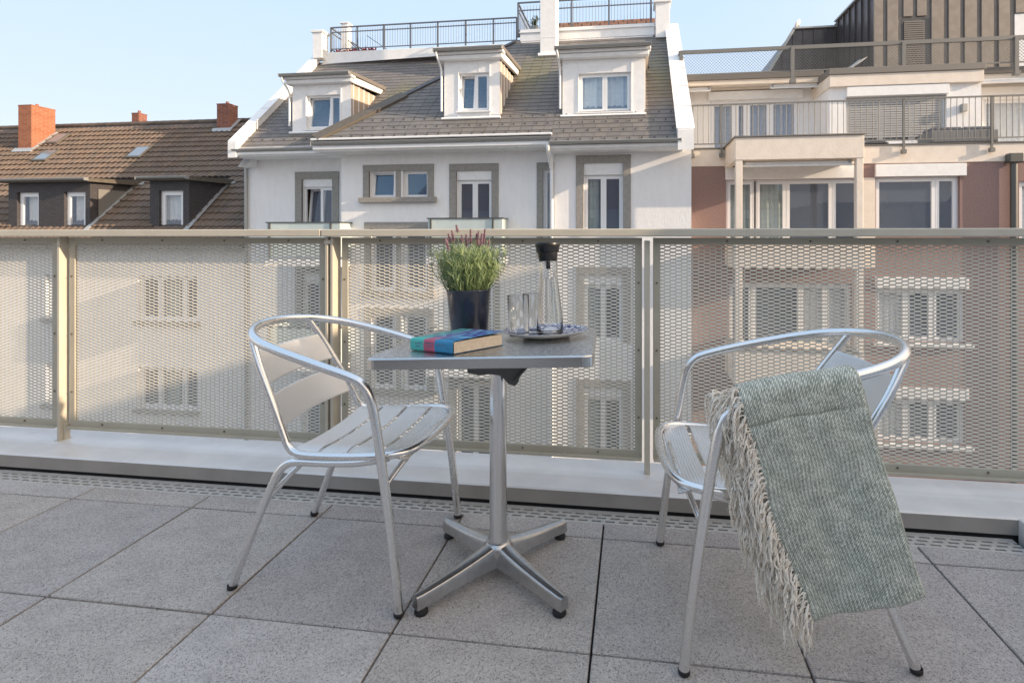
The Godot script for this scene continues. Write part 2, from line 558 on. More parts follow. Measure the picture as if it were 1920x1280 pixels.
# ---------------------------------------------------------------- terrace
func build_terrace() -> void:
	var mb := MB.new()
	mb.bb(-8, 1.5, -0.30, -0.045, -2.0, 4.2)
	var fl := structure("terrace_floor", mb, M.joint)
	# slabs half a metre square, four cuts of the mesh so that the grain differs
	var shapes := []
	for k in 4:
		var s := MB.new()
		s.uo = Vector2(0.137 * k, 0.071 * k * k)
		s.cbox(Vector3(0, -0.0205, 0), Vector3(0.4942, 0.041, 0.4942), 0.0022)
		shapes.append(s.mesh())
	var cut := MB.new()
	cut.cbox(Vector3(0, -0.0205, 0), Vector3(0.4942, 0.041, 0.0925), 0.0022)
	var cutm := cut.mesh()
	var r := RandomNumberGenerator.new()
	r.seed = 77
	for j in range(-1, 11):
		for i in range(-11, 7):
			var x := -2.097 + 0.5 * i + 0.25
			if x > 1.3 or x < -7.5:
				continue
			var z := -1.8045 + 0.25 + 0.5 * j
			var b := Basis.from_euler(Vector3(r.randf_range(-0.0022, 0.0022), [0.0, PI][r.randi() % 2], r.randf_range(-0.0022, 0.0022)))
			var me: Mesh = shapes[r.randi() % 4]
			if j == -1:
				z = -1.8545
				me = cutm
			part("paving_slab", me, M["paving%d" % (r.randi() % 3)], fl, Transform3D(b, Vector3(x, -0.0012 * r.randf(), z)))
	# drainage channel with slotted gratings
	mb = MB.new()
	mb.bb(-8, 1.26, -0.06, -0.05, -2.0, -1.9)
	structure("drain_channel", mb, M.joint)
	var gm := MB.new()
	var L := 1.0
	var slot := 0.033
	var pitch := 0.0475
	var rows := [-1.9235, -1.9455, -1.9675]
	var edges := [-1.9035, -1.9188, -1.9282, -1.9408, -1.9502, -1.9628, -1.9722, -1.997]
	for k in 4:
		gm.bb(-L / 2 + 0.001, L / 2 - 0.001, -0.014, -0.006, edges[k * 2 + 1] + 1.9467, edges[k * 2] + 1.9467)
	for k in 3:
		var off: float = k * pitch * 0.36
		var x: float = -L / 2 + 0.002 - pitch + off
		while x < L / 2:
			var a := maxf(x + slot, -L / 2 + 0.002)
			var b := minf(x + pitch, L / 2 - 0.002)
			if b > a:
				gm.bb(a, b, -0.014, -0.0062, rows[k] - 0.0047 + 1.9467, rows[k] + 0.0047 + 1.9467)
			x += pitch
	gm.bb(-L / 2 + 0.001, L / 2 - 0.001, -0.05, -0.014, -0.042, -0.039)
	var gmesh := gm.mesh()
	var gl := ["leftmost", "left", "", "", "right", ""]
	var gd := ["slotted steel drain grating beyond the left chair at the frame edge", "slotted steel drain grating behind the left chair", "slotted steel drain grating behind the table base", "slotted steel drain grating in front of the right chair legs", "slotted steel drain grating below the hanging throw, at the kerb corner"]
	var gx := [-3.26, -2.26, -1.26, -0.26, 0.74]
	for k in 5:
		var g := thing("drain_grating", gd[k], "drain grating", Vector3(gx[k], 0, -1.9467), Basis(), "drain gratings along the kerb")
		part("grate", gmesh, M.grate, g)
	# metal-clad kerb carrying the railing
	mb = MB.new()
	var prof := PackedVector2Array([Vector2(2.0, 0.006), Vector2(2.24, 0.006), Vector2(2.24, 0.079), Vector2(2.112, 0.0765), Vector2(2.092, 0.0745), Vector2(2.076, 0.0705), Vector2(2.006, 0.0615), Vector2(2.0, 0.056)])
	var tops := MB.new()
	var fronts := MB.new()
	for k in prof.size():
		var a := prof[k]
		var b := prof[(k + 1) % prof.size()]
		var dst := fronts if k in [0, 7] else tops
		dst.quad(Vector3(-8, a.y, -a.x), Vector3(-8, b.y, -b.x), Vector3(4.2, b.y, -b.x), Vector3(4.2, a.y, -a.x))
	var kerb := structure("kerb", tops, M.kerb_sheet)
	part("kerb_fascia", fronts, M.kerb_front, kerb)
	mb = MB.new()
	mb.bb(-8, 1.5, -0.3, 0.0055, -2.235, -2.008)
	part("kerb_base", mb, M.joint, kerb)
	mb = MB.new()
	mb.cbox(Vector3(1.40, -0.02, 0.15), Vector3(0.28, 0.163, 4.304), 0.003)
	part("kerb_return", mb, M.kerb_sheet, kerb)
	build_railing()
	# this house: its wall behind the viewer, the screen wall at the right and the facade below
	mb = MB.new()
	mb.bb(4.2, 4.4, -0.4, 2.33, -2.22, 4.2)
	structure("screen_wall", mb, M.stucco_white)
	mb = MB.new()
	mb.bb(1.55, 4.2, -0.3, 0.0, -1.99, 4.2)
	structure("neighbour_floor", mb, M.paving0)
	build_own_house()

func build_railing() -> void:
	var rl := thing("balcony_railing", "olive grey metal balcony railing with expanded mesh panels behind the table", "railing", Vector3(-0.6, 0.07, -2.15))
	var mb := MB.new()
	for s in [[-8.0, -1.2645], [-1.2615, 4.2]]:
		mb = MB.new()
		mb.cbox(Vector3((s[0] + s[1]) / 2, 1.0035, -2.15), Vector3(s[1] - s[0], 0.030, 0.118), 0.003)
		wpart("handrail", mb, M.rail_paint, rl)
	# posts
	for x in [-3.79, -2.538]:
		mb = MB.new()
		mb.cbox(Vector3(x, 0.528, -2.143), Vector3(0.013, 0.918, 0.046), 0.0015)
		mb.cbox(Vector3(x + 0.010, 0.105, -2.150), Vector3(0.010, 0.085, 0.026), 0.0015)
		mb.cbox(Vector3(x, 0.075, -2.145), Vector3(0.04, 0.006, 0.06), 0.001)
		wpart("post", mb, M.rail_paint, rl)
	mb = MB.new()
	for x in [-1.250, -1.227]:
		mb.cbox(Vector3(x, 0.528, -2.145), Vector3(0.012, 0.918, 0.064), 0.0015)
	mb.cbox(Vector3(-1.244, 0.075, -2.145), Vector3(0.05, 0.006, 0.085), 0.001)
	mb.cbox(Vector3(-1.2455, 0.966, -2.118), Vector3(0.03, 0.016, 0.012), 0.002)
	wpart("post", mb, M.rail_paint, rl)
	mb = MB.new()
	mb.cbox(Vector3(0.0575, 0.523, -2.150), Vector3(0.021, 0.90, 0.04), 0.0015)
	mb.cbox(Vector3(0.0575, 0.10, -2.150), Vector3(0.018, 0.062, 0.03), 0.001)
	wpart("post", mb, M.rail_paint, rl)
	mb = MB.new()
	mb.cbox(Vector3(1.553, 0.523, -2.150), Vector3(0.021, 0.90, 0.04), 0.0015)
	wpart("post", mb, M.rail_paint, rl)
	# panels: angle frame, mesh infill, screws
	var H0 := 0.127
	var H1 := 0.984
	var bw := 0.027
	var sc := MB.new()
	sc.tube(PackedVector3Array([Vector3(0, 0, -0.001), Vector3(0, 0, 0.0025)]), 0.0038, 8)
	var scm := sc.mesh()
	var frames := {}
	var fills := {}
	for q in [[-3.197, 1.240], [-1.893, 1.240], [-0.582, 1.240], [0.806, 1.450]]:
		var W: float = q[1]
		if not frames.has(W):
			var fr := MB.new()
			for s in [-1.0, 1.0]:
				fr.cbox(Vector3(s * (W / 2 - bw / 2), (H0 + H1) / 2, 0), Vector3(bw, H1 - H0, 0.006), 0.001)
				fr.cbox(Vector3(s * (W / 2 - 0.0025), (H0 + H1) / 2, -0.0155), Vector3(0.005, H1 - H0, 0.025), 0.0008)
			fr.cbox(Vector3(0, H1 - bw / 2, 0.0004), Vector3(W - 0.002, bw, 0.006), 0.001)
			fr.cbox(Vector3(0, H0 + bw / 2 + 0.008, 0.0004), Vector3(W - 0.002, bw, 0.006), 0.001)
			fr.cbox(Vector3(0, H0 + 0.004, 0.008), Vector3(W - 0.002, 0.009, 0.024), 0.001)
			frames[W] = fr.mesh()
			fills[W] = expanded_mesh(W - 0.046, H0 + 0.030, H1 - 0.022).mesh()
		var f := part("panel_frame", frames[W], M.frame_paint, rl, Transform3D(Basis(), Vector3(q[0] + 0.6, -0.07, -0.002)))
		part("expanded_mesh", fills[W], M.mesh_paint, f, Transform3D(Basis(), Vector3(0, 0, -0.007)), "stuff")
		for k in 4:
			part("screw", scm, M.bolt, f, Transform3D(Basis(), Vector3(-0.45 + 0.3 * k, H1 - 0.0125, 0.004)))
			part("screw", scm, M.bolt, f, Transform3D(Basis(), Vector3(-0.45 + 0.3 * k, H0 + 0.022, 0.004)))
		for k in 3:
			for s in [-1, 1]:
				part("screw", scm, M.bolt, f, Transform3D(Basis(), Vector3(s * (W / 2 - 0.013), 0.29 + 0.26 * k, 0.0035)))

func expanded_mesh(w: float, y0: float, y1: float) -> MB:
	# expanded metal: hexagonal openings 43 mm apart along a row, strands leaning upwards
	var a := 0.0213
	var P := 0.01365
	var mb := MB.new()
	var inner := [Vector3(0.0104, 0, 0), Vector3(0.0081, 0.00335, 0.0016), Vector3(-0.0081, 0.00335, 0.0016), Vector3(-0.0104, 0, 0), Vector3(-0.0081, -0.00335, -0.0016), Vector3(0.0081, -0.00335, -0.0016)]
	var outer := [Vector3(a * 2 / 3, 0, 0), Vector3(a / 3, P / 2, 0), Vector3(-a / 3, P / 2, 0), Vector3(-a * 2 / 3, 0, 0), Vector3(-a / 3, -P / 2, 0), Vector3(a / 3, -P / 2, 0)]
	var back := Vector3(0, 0, -0.0012)
	# one cell as a template, then shifted copies
	var cell := MB.new()
	for k in 6:
		var l := (k + 1) % 6
		cell.quad(inner[k], outer[k], outer[l], inner[l])
		cell.quad(inner[l], inner[l] + back, inner[k] + back, inner[k])
	var nc := int(w / a)
	var nr := int((y1 - y0) / P)
	var vs := cell.v.size()
	var iv := 0
	for i in nc + 1:
		var x := -w / 2 + (w - nc * a) / 2 + i * a
		for j in nr + 1:
			var y := y0 + P * (j + (0.5 if i % 2 else 0.0))
			if y > y1:
				continue
			var o := Vector3(x, y, 0)
			for k in vs:
				mb.v.append(cell.v[k] + o)
			mb.n.append_array(cell.n)
			mb.uv.append_array(cell.uv)
			mb.c.append_array(cell.c)
			for k in cell.ix:
				mb.ix.append(k + iv)
			iv += vs
	return mb

func build_own_house() -> void:
	# the house this terrace belongs to and its neighbour: seen only in the window panes opposite
	var mb := MB.new()
	var h := thing("apartment_house", "pale grey apartment house that carries this terrace, below the kerb", "house", Vector3(0, -12, 0))
	mb.bb(-14, 9, -12, -0.3, -2.22, -1.9)
	mb.bb(-14, 9, -0.42, -0.31, -1.9, 4.4)
	mb.bb(-14, 9, -0.3, 2.6, 4.2, 4.5)
	wpart("wall", mb, M.stucco_white, h)
	mb = MB.new()
	mb.quad(Vector3(-14, 2.6, 4.0), Vector3(-14, 4.6, 8), Vector3(9, 4.6, 8), Vector3(9, 2.6, 4.0))
	mb.bb(-14, 9, 2.52, 2.6, 4.0, 4.2)
	wpart("roof", mb, M.terracotta, h)
	for k in 7:
		mb = MB.new()
		mb.bb(-12.5 + 3 * k, -10.9 + 3 * k, -0.2, 2.0, 4.17, 4.195)
		wpart("window", mb, M.dark_pane0, h)
	for k in 8:
		for y in [-2.6, -5.4, -8.2]:
			mb = MB.new()
			mb.bb(-13.0 + 2.8 * k, -11.6 + 2.8 * k, y - 0.8, y + 0.8, -2.24, -2.225)
			wpart("window", mb, M.dark_pane0, h)
	var g := thing("apartment_house", "grey rendered house with a tiled roof beyond the terrace to the right", "house", Vector3(20, -12, 2))
	mb = MB.new()
	mb.bb(9.2, 18, -12, 2.6, -1.2, 8)
	mb.bb(18.2, 34, -12, 1.6, -2.2, 8)
	wpart("wall", mb, M.stucco_grey, g)
	mb = MB.new()
	mb.prism(PackedVector2Array([Vector2(-2.7, 1.6), Vector2(8, 1.6), Vector2(3, 4.6)]), Vector3(18.2, 0, 0), Vector3.BACK, Vector3.UP, Vector3.RIGHT * 16.0)
	wpart("roof", mb, M.terracotta, g)
	for k in 9:
		for y in [0.4, -2.4, -5.2]:
			mb = MB.new()
			var x := 10.0 + 2.6 * k
			if x > 15.9 and x < 18.3: continue
			var z := -1.21 if x < 18 else -2.21
			mb.bb(x, x + 1.3, y - 0.9, y + 0.9, z - 0.012, z)
			wpart("window", mb, M.dark_pane0, g)

# ---------------------------------------------------------------- furniture
func mirror(p: Array) -> Array:
	var out := p.duplicate()
	for k in range(p.size() - 2, -1, -1):
		out.append(p[k] * Vector3(1, 1, -1))
	return out

func scaled(p: Array, k: Vector3) -> Array:
	var out := []
	for q in p:
		out.append(q * k)
	return out

func slat(a: Callable, ribs: int, amp: float) -> MB:
	# a(u, v): centre surface, u across the slat, v along it; ribbed on both faces
	var mb := MB.new()
	var nrm := func(u: float, v: float) -> Vector3:
		var e := 0.01
		var du: Vector3 = a.call(u + e, v) - a.call(u - e, v)
		var dv: Vector3 = a.call(u, v + e) - a.call(u, v - e)
		return du.cross(dv).normalized()
	var edge := func(u: float) -> float: return sqrt(clampf(minf(u, 1 - u) * 22.0, 0.0, 1.0))
	var nu := ribs * 6
	mb.grid(nu, 14, func(u, v): return a.call(u, v) + nrm.call(u, v) * (0.0016 * edge.call(u) + amp * (0.5 - 0.5 * cos(TAU * ribs * u))))
	mb.grid(nu, 14, func(u, v): return a.call(u, v) - nrm.call(u, v) * 0.0016 * edge.call(u), true)
	for v in [0.0, 1.0]:
		var p: Vector3 = a.call(0.0, v)
		var q: Vector3 = a.call(1.0, v)
		var n: Vector3 = nrm.call(0.5, v) * 0.0016
		mb.quad(p - n, q - n, q + n, p + n)
	return mb

func make_chair(o: Node3D, kx: float, kz: float, lean: float) -> void:
	# local +x is forwards; feet on y = 0
	var K := Vector3(kx, 1, kz)
	var lay := func(p: Array) -> Array:
		# the back of the chair laid back a little above the seat
		var out := []
		for q in p:
			out.append(q - Vector3(lean * smoothstep(0.40, 0.71, q.y) * smoothstep(0.10, -0.18, q.x), 0, 0))
		return out
	var arm := [Vector3(.247, .012, .253), Vector3(.224, .22, .252), Vector3(.194, .42, .25), Vector3(.178, .515, .249), Vector3(.166, .563, .248), Vector3(.148, .594, .247), Vector3(.118, .613, .246), Vector3(.03, .640, .243), Vector3(-.08, .671, .232), Vector3(-.17, .694, .204), Vector3(-.232, .709, .150), Vector3(-.268, .718, .075), Vector3(-.278, .721, 0)]
	var mb := MB.new()
	mb.tube(catmull(lay.call(scaled(mirror(arm), K)), 7), 0.0125, 16)
	part("armrest_frame", mb, M.chair_alu, o)
	var ring := [Vector3(-.236, .701, .148), Vector3(-.195, .62, .172), Vector3(-.152, .53, .187), Vector3(-.115, .445, .197), Vector3(-.098, .411, .201), Vector3(-.076, .393, .205), Vector3(-.04, .388, .209), Vector3(.06, .391, .214), Vector3(.16, .398, .216), Vector3(.215, .402, .207), Vector3(.251, .4045, .172), Vector3(.268, .406, .10), Vector3(.273, .406, 0)]
	mb = MB.new()
	mb.tube(catmull(lay.call(scaled(mirror(ring), K)), 7), 0.0108, 14)
	part("seat_frame", mb, M.chair_alu, o)
	for s in [1.0, -1.0]:
		var lg := [Vector3(-.262, .012, .205), Vector3(-.20, .17, .203), Vector3(-.146, .295, .202), Vector3(-.122, .338, .202), Vector3(-.096, .360, .203), Vector3(-.06, .3675, .206), Vector3(.03, .3715, .211), Vector3(.12, .380, .215), Vector3(.20, .396, .212)]
		mb = MB.new()
		mb.tube(catmull(scaled(lg, K * Vector3(1, 1, s)), 7), 0.0112, 14)
		part("rear_leg", mb, M.chair_alu, o)
	for b in [[Vector3(.207, .335, .25), Vector3(.222, .366, .17), Vector3(.236, .386, .10), Vector3(.238, .389, 0)], [Vector3(-.165, .25, .203), Vector3(-.10, .325, .17), Vector3(-.062, .366, .12), Vector3(-.05, .371, 0)]]:
		mb = MB.new()
		mb.tube(catmull(scaled(mirror(b), K), 6), 0.0075, 10)
		part("cross_brace", mb, M.chair_alu, o)
	for k in 4:
		var x0: float = -0.082 + 0.0865 * k
		var w := 0.076
		var hw: float = [0.205, 0.211, 0.214, 0.208][k]
		mb = slat(func(u, v):
			var zz: float = (v * 2.0 - 1.0) * hw
			var x: float = x0 + w * (1.0 - u)
			var drop: float = 0.016 * (1.0 - pow(absf(v * 2.0 - 1.0), 2.2)) + 0.010 * smoothstep(0.965, 1.0, absf(v * 2.0 - 1.0))
			var rise: float = 0.030 * (x + 0.08) - 0.018 * smoothstep(0.18, 0.27, x)
			return Vector3(x * kx, 0.4035 + rise - drop, zz * kz), 11, 0.0015)
		part("seat_slat", mb, M.slat_alu, o)
	for k in 2:
		var y0: float = [0.567, 0.452][k]
		mb = slat(func(u, v):
			var s: float = v * 2.0 - 1.0
			var y: float = y0 + 0.086 * u
			var x: float = lerpf(-.116, -.205, (y - .445) / (.641 - .445)) - 0.028 * (1.0 - s * s)
			var hz: float = lerpf(.197, .166, (y - .445) / (.641 - .445)) + 0.002
			return Vector3(x * kx + 0.004 - lean * smoothstep(0.40, 0.71, y), y, -s * hz * kz), 12, 0.0016)
		part("back_slat", mb, M.slat_alu, o)
	for p in [Vector3(.247, 0, .253), Vector3(.247, 0, -.253), Vector3(-.264, 0, .205), Vector3(-.264, 0, -.205)]:
		mb = MB.new()
		mb.lathe(p * K, PackedVector2Array([Vector2(0, 0), Vector2(.0105, 0), Vector2(.0105, 0), Vector2(.0136, .004), Vector2(.0136, .0125), Vector2(.012, .0138)]), 16)
		part("foot_cap", mb, M.rubber, o)

func round_rect(w: float, d: float, r: float, seg := 6) -> PackedVector2Array:
	var out := PackedVector2Array()
	for k in 4:
		var ctr := Vector2((w / 2 - r) * [1, -1, -1, 1][k], (d / 2 - r) * [1, 1, -1, -1][k])
		for s in seg + 1:
			var a := PI / 2 * k + PI / 2 * s / seg
			out.append(ctr + Vector2(cos(a), sin(a)) * r)
	return out

var table_top := Transform3D()
func on_table(x: float, z: float, turn := 0.0) -> Transform3D:
	# a spot on the table top, which leans by two degrees
	var n := table_top.basis.y
	var y := table_top.origin.y - (n.x * (x - table_top.origin.x) + n.z * (z - table_top.origin.z)) / n.y
	var b := Basis(Quaternion(Vector3.UP, n)) * Basis(Vector3.UP, turn)
	return Transform3D(b, Vector3(x, y, z) + n * 0.0006)

func build_table() -> void:
	var base := Vector3(-0.392, 0, -1.585)
	var o := thing("bistro_table", "square steel bistro table on a four-legged pedestal between the two chairs", "table", base, Basis(Vector3.UP, deg_to_rad(7.2)))
	var bi := o.transform.affine_inverse()
	table_top = Transform3D(Basis(Vector3.UP, 0.050) * Basis(Vector3.RIGHT, -0.0423) * Basis(Vector3.BACK, 0.0333), Vector3(-0.3945, 0.6812, -1.5785))
	var poly := round_rect(0.578, 0.530, 0.028)
	var mb := MB.new()
	# rolled edge: top plate, rounded lip, skirt
	var ring := func(inset: float, y: float) -> Array:
		var out := []
		for q in round_rect(0.578 - inset * 2, 0.530 - inset * 2, 0.028 - inset * 0.6):
			out.append(Vector3(q.x, y, -q.y))
		return out
	var tr := Geometry2D.triangulate_polygon(round_rect(0.578 - 0.008, 0.530 - 0.008, 0.0256))
	var top: Array = ring.call(0.004, 0.0)
	for k in range(0, tr.size(), 3):
		mb.tri(top[tr[k]], top[tr[k + 1]], top[tr[k + 2]])
	if mb.n[0].y < 0:
		for k in mb.n.size():
			mb.n[k] = -mb.n[k]
		for k in range(0, mb.ix.size(), 3):
			var s := mb.ix[k + 1]
			mb.ix[k + 1] = mb.ix[k + 2]
			mb.ix[k + 2] = s
	part("tabletop", mb, M.steel_top, o, bi * table_top)
	mb = MB.new()
	var lv := [[0.004, 0.0], [0.0012, -0.0012], [0.0, -0.004], [0.0, -0.027], [0.0015, -0.0285], [0.02, -0.0285]]
	for k in lv.size() - 1:
		var a: Array = ring.call(lv[k][0], lv[k][1])
		var b: Array = ring.call(lv[k + 1][0], lv[k + 1][1])
		for i in a.size():
			var j := (i + 1) % a.size()
			mb.quad(b[i], b[j], a[j], a[i])
	part("table_edge", mb, M.steel_edge, o, bi * table_top)
	mb = MB.new()
	mb.bb(-0.26, 0.26, -0.020, -0.004, -0.235, 0.235)
	part("underside", mb, M.bracket, o, bi * table_top)
	# column with a swelling foot
	mb = MB.new()
	mb.lathe(Vector3.ZERO, PackedVector2Array([Vector2(.0295, .094), Vector2(.0295, .10), Vector2(.0262, .112), Vector2(.0255, .30), Vector2(.0250, .54), Vector2(.0215, .60), Vector2(.0215, .655)]), 32)
	part("column", mb, M.column_alu, o)
	# tilting bracket under the top
	mb = MB.new()
	var pr := PackedVector2Array([Vector2(-.085, .004), Vector2(-.085, -.056), Vector2(-.05, -.064), Vector2(-.02, -.060), Vector2(.012, -.064), Vector2(.034, -.088), Vector2(.052, -.094), Vector2(.062, -.084), Vector2(.066, -.070), Vector2(.086, -.040), Vector2(.092, .004)])
	pr.reverse()
	mb.prism(pr, Vector3(0, 0.6525, 0.028), Vector3.RIGHT, Vector3.UP, Vector3(0, 0, 0.012))
	mb.prism(pr, Vector3(0, 0.6525, -0.052), Vector3.RIGHT, Vector3.UP, Vector3(0, 0, 0.012))
	mb.bb(-0.09, 0.09, 0.646, 0.660, -0.06, 0.05)
	part("tilt_bracket", mb, M.bracket, o)
	mb = MB.new()
	mb.bar(Vector3(.050, .572, .042), Vector3(.096, .622, .045), 0.022, 0.004)
	mb.bar(Vector3(.096, .622, .045), Vector3(.105, .648, .045), 0.022, 0.004)
	part("release_lever", mb, M.bracket, o)
	# cast base
	mb = MB.new()
	mb.lathe(Vector3.ZERO, PackedVector2Array([Vector2(0, .04), Vector2(.04, .04), Vector2(.044, .05), Vector2(.042, .08), Vector2(.034, .0945), Vector2(.0296, .0965), Vector2(.02, .0965)]), 32)
	part("hub", mb, M.cast_alu, o)
	for k in 4:
		var a := deg_to_rad(45 + 90 * k)
		var dir := Vector3(cos(a), 0, -sin(a))
		var side := Vector3(sin(a), 0, cos(a))
		mb = MB.new()
		var L := 0.276
		var sec := func(u: float, v: float) -> Vector3:
			var s: float = 0.012 + (L - 0.012) * v
			var topy: float = lerpf(0.0945, 0.054, pow(v, 0.85)) - 0.003 * sin(v * PI)
			var boty: float = lerpf(0.040, 0.020, pow(v, 0.7)) + 0.007 * sin(v * PI)
			var tw: float = lerpf(0.0235, 0.0135, v) * (1.0 if v < 0.97 else 0.86)
			var bw: float = lerpf(0.036, 0.0165, pow(v, 0.8)) * (1.0 if v < 0.97 else 0.86)
			# outline of the section, from one lower edge over the ridged top to the other
			var pts := [Vector2(-bw, boty), Vector2(-tw * 1.02, lerpf(boty, topy, 0.72)), Vector2(-tw * 0.86, lerpf(boty, topy, 0.93)), Vector2(-tw * 0.55, topy), Vector2(0, topy + 0.0025), Vector2(tw * 0.55, topy), Vector2(tw * 0.86, lerpf(boty, topy, 0.93)), Vector2(tw * 1.02, lerpf(boty, topy, 0.72)), Vector2(bw, boty)]
			var f := u * (pts.size() - 1)
			var i := mini(int(f), pts.size() - 2)
			var q: Vector2 = (pts[i] as Vector2).lerp(pts[i + 1], f - i)
			return dir * s + side * q.x + Vector3.UP * q.y
		mb.grid(24, 18, sec, true)
		mb.grid(4, 18, func(u, v): return (sec.call(0.0, v) as Vector3).lerp(sec.call(1.0, v), u))
		var cap := []
		for i in 25:
			cap.append(sec.call(i / 24.0, 1.0))
		for i in 23:
			mb.tri(cap[0], cap[i + 2], cap[i + 1])
		part("base_leg", mb, M.cast_alu, o)
		mb = MB.new()
		mb.lathe(dir * (L - 0.019), PackedVector2Array([Vector2(0, 0), Vector2(.016, 0), Vector2(.0185, .003), Vector2(.0185, .008), Vector2(.014, .017), Vector2(.012, .021)]), 20)
		part("foot_pad", mb, M.rubber, o)

func cover_image() -> Image:
	# printed paperback cover: turquoise, a rose band, streaks of violet
	var w := 320
	var h := 160
	var im := Image.create(w, h, false, Image.FORMAT_RGB8)
	var f := FastNoiseLite.new()
	f.seed = 90
	f.frequency = 0.02
	var g := FastNoiseLite.new()
	g.seed = 91
	g.frequency = 0.09
	for y in h:
		for x in w:
			# x runs from the spine outwards, y along the spine
			var v := float(y) / h
			var c := Color(0.25, 0.70, 0.66)
			if v > 0.32 and v < 0.58:
				c = Color(0.72, 0.30, 0.40)
			elif v >= 0.58:
				c = Color(0.10, 0.50, 0.68)
			if x > 64:
				var k := smoothstep(64, 150, x) * 0.9
				var q := f.get_noise_2d(x * 0.6 + y * 1.2, y * 1.5 - x * 0.5) + 0.35 * g.get_noise_2d(x * 0.4, y)
				var d := Color(0.27, 0.26, 0.52).lerp(Color(0.48, 0.72, 0.82), clampf(q * 1.5 + 0.42, 0, 1))
				if v < 0.3:
					d = d.lerp(Color(0.35, 0.62, 0.52), 0.6)
				c = c.lerp(d, k)
			else:
				c = c.lightened(clampf(g.get_noise_2d(x * 1.5, y * 3) * 0.5, 0, 0.3)).darkened(clampf(-g.get_noise_2d(x * 2, y * 2) * 0.4, 0, 0.2))
			im.set_pixel(x, y, c)
	return im

func build_book() -> void:
	# local: x along the spine, -z towards the free edge; the spine lies along z = 0 and faces +z
	var tf := on_table(-0.522, -1.386, deg_to_rad(-27.0))
	var o := thing("book", "thick paperback with turquoise and rose spine lying on the table edge", "book", tf.origin, tf.basis)
	var L := 0.163
	var D := 0.176
	var T := 0.033
	var sx := 0.18
	var mb := MB.new()
	var skew := func(p: Vector3) -> Vector3: return p + Vector3(p.z * sx * -1.0, 0, 0) * 0.6
	# page block bulging a little at the spine, leaves showing on the sides
	mb.grid(16, 14, func(u, v):
		var y: float = 0.002 + (T - 0.0042) * v
		return skew.call(Vector3(L / 2 - 0.002, y * (1.0 + 0.02 * sin(u * 2.6)), -0.002 - (D - 0.010) * u + 0.0007 * sin(v * 40.0 + u * 3.0))))
	mb.grid(16, 14, func(u, v):
		var y: float = 0.002 + (T - 0.0042) * v
		return skew.call(Vector3(-L / 2 + 0.002, y, -0.002 - (D - 0.010) * u)), true)
	mb.grid(4, 14, func(u, v):
		var y: float = 0.002 + (T - 0.0042) * v * (1.0 + 0.02 * sin(2.6))
		return skew.call(Vector3(L / 2 - 0.002 - (L - 0.004) * u, y, -D + 0.008 + 0.0006 * sin(v * 90.0))))
	mb.grid(8, 8, func(u, v): return skew.call(Vector3(L / 2 - 0.002 - (L - 0.004) * u, (T - 0.0032) * (1.0 + 0.02 * sin(v * 2.6)), -0.002 - (D - 0.010) * v)), true)
	part("page_block", mb, M.pages, o)
	var ct := plain("cover_print", Color.WHITE, 0.5)
	ct.albedo_texture = tex(cover_image())
	var th := 0.0007
	# cover: back board, spine, front board that curls up at its free edge
	var path := func(s: float) -> Vector2:
		# s: 0 at the free edge of the front board, 1 at the free edge of the back board -> (z, y)
		if s < 0.44:
			var q := 1.0 - s / 0.44
			return Vector2(-D * q, T + 0.006 * pow(q, 2.2) + 0.0015 * sin(q * PI))
		if s < 0.56:
			var q := (s - 0.44) / 0.12
			return Vector2(0.0012 + 0.0012 * sin(q * PI), lerpf(T, 0.0008, q))
		return Vector2(-D * (s - 0.56) / 0.44, 0.0008)
	mb = MB.new()
	for off in [th, -th]:
		mb.grid(12, 60, func(u, v):
			var q: Vector2 = path.call(v)
			var e := 0.004
			var d: Vector2 = (path.call(minf(v + e, 1.0)) - path.call(maxf(v - e, 0.0))).normalized()
			q += Vector2(-d.y, d.x) * -off * 0.5
			return skew.call(Vector3(-L / 2 + L * u, maxf(q.y, 0.0003), q.x)), off < 0)
	# texture runs outwards from the spine
	for k in mb.uv.size():
		var q := mb.uv[k]
		var s := q.y
		var out := (0.56 - s) / 0.56 if s < 0.56 else 0.02 + (s - 0.56) * 0.2
		mb.uv[k] = Vector2(clampf(out, 0.01, 0.99), clampf(q.x, 0.01, 0.99))
	part("cover", mb, ct, o)
	# lines of print on the spine
	var tm := MB.new()
	for r_ in [[-0.062, -0.036, 0.020], [-0.062, -0.040, 0.012], [-0.024, 0.008, 0.022], [-0.020, 0.004, 0.014], [0.020, 0.050, 0.019], [0.056, 0.066, 0.012]]:
		var x: float = r_[0]
		while x < r_[1]:
			var w := 0.0016 + 0.0018 * fposmod(x * 733.1, 1.0)
			var z := 0.0031
			tm.quad(Vector3(x, r_[2], z), Vector3(x + w, r_[2], z), Vector3(x + w, r_[2] + 0.0032, z), Vector3(x, r_[2] + 0.0032, z))
			x += w + 0.0012
	part("spine_print", tm, plain("print_ink", lin(0.10, 0.16, 0.26), 0.5), o)

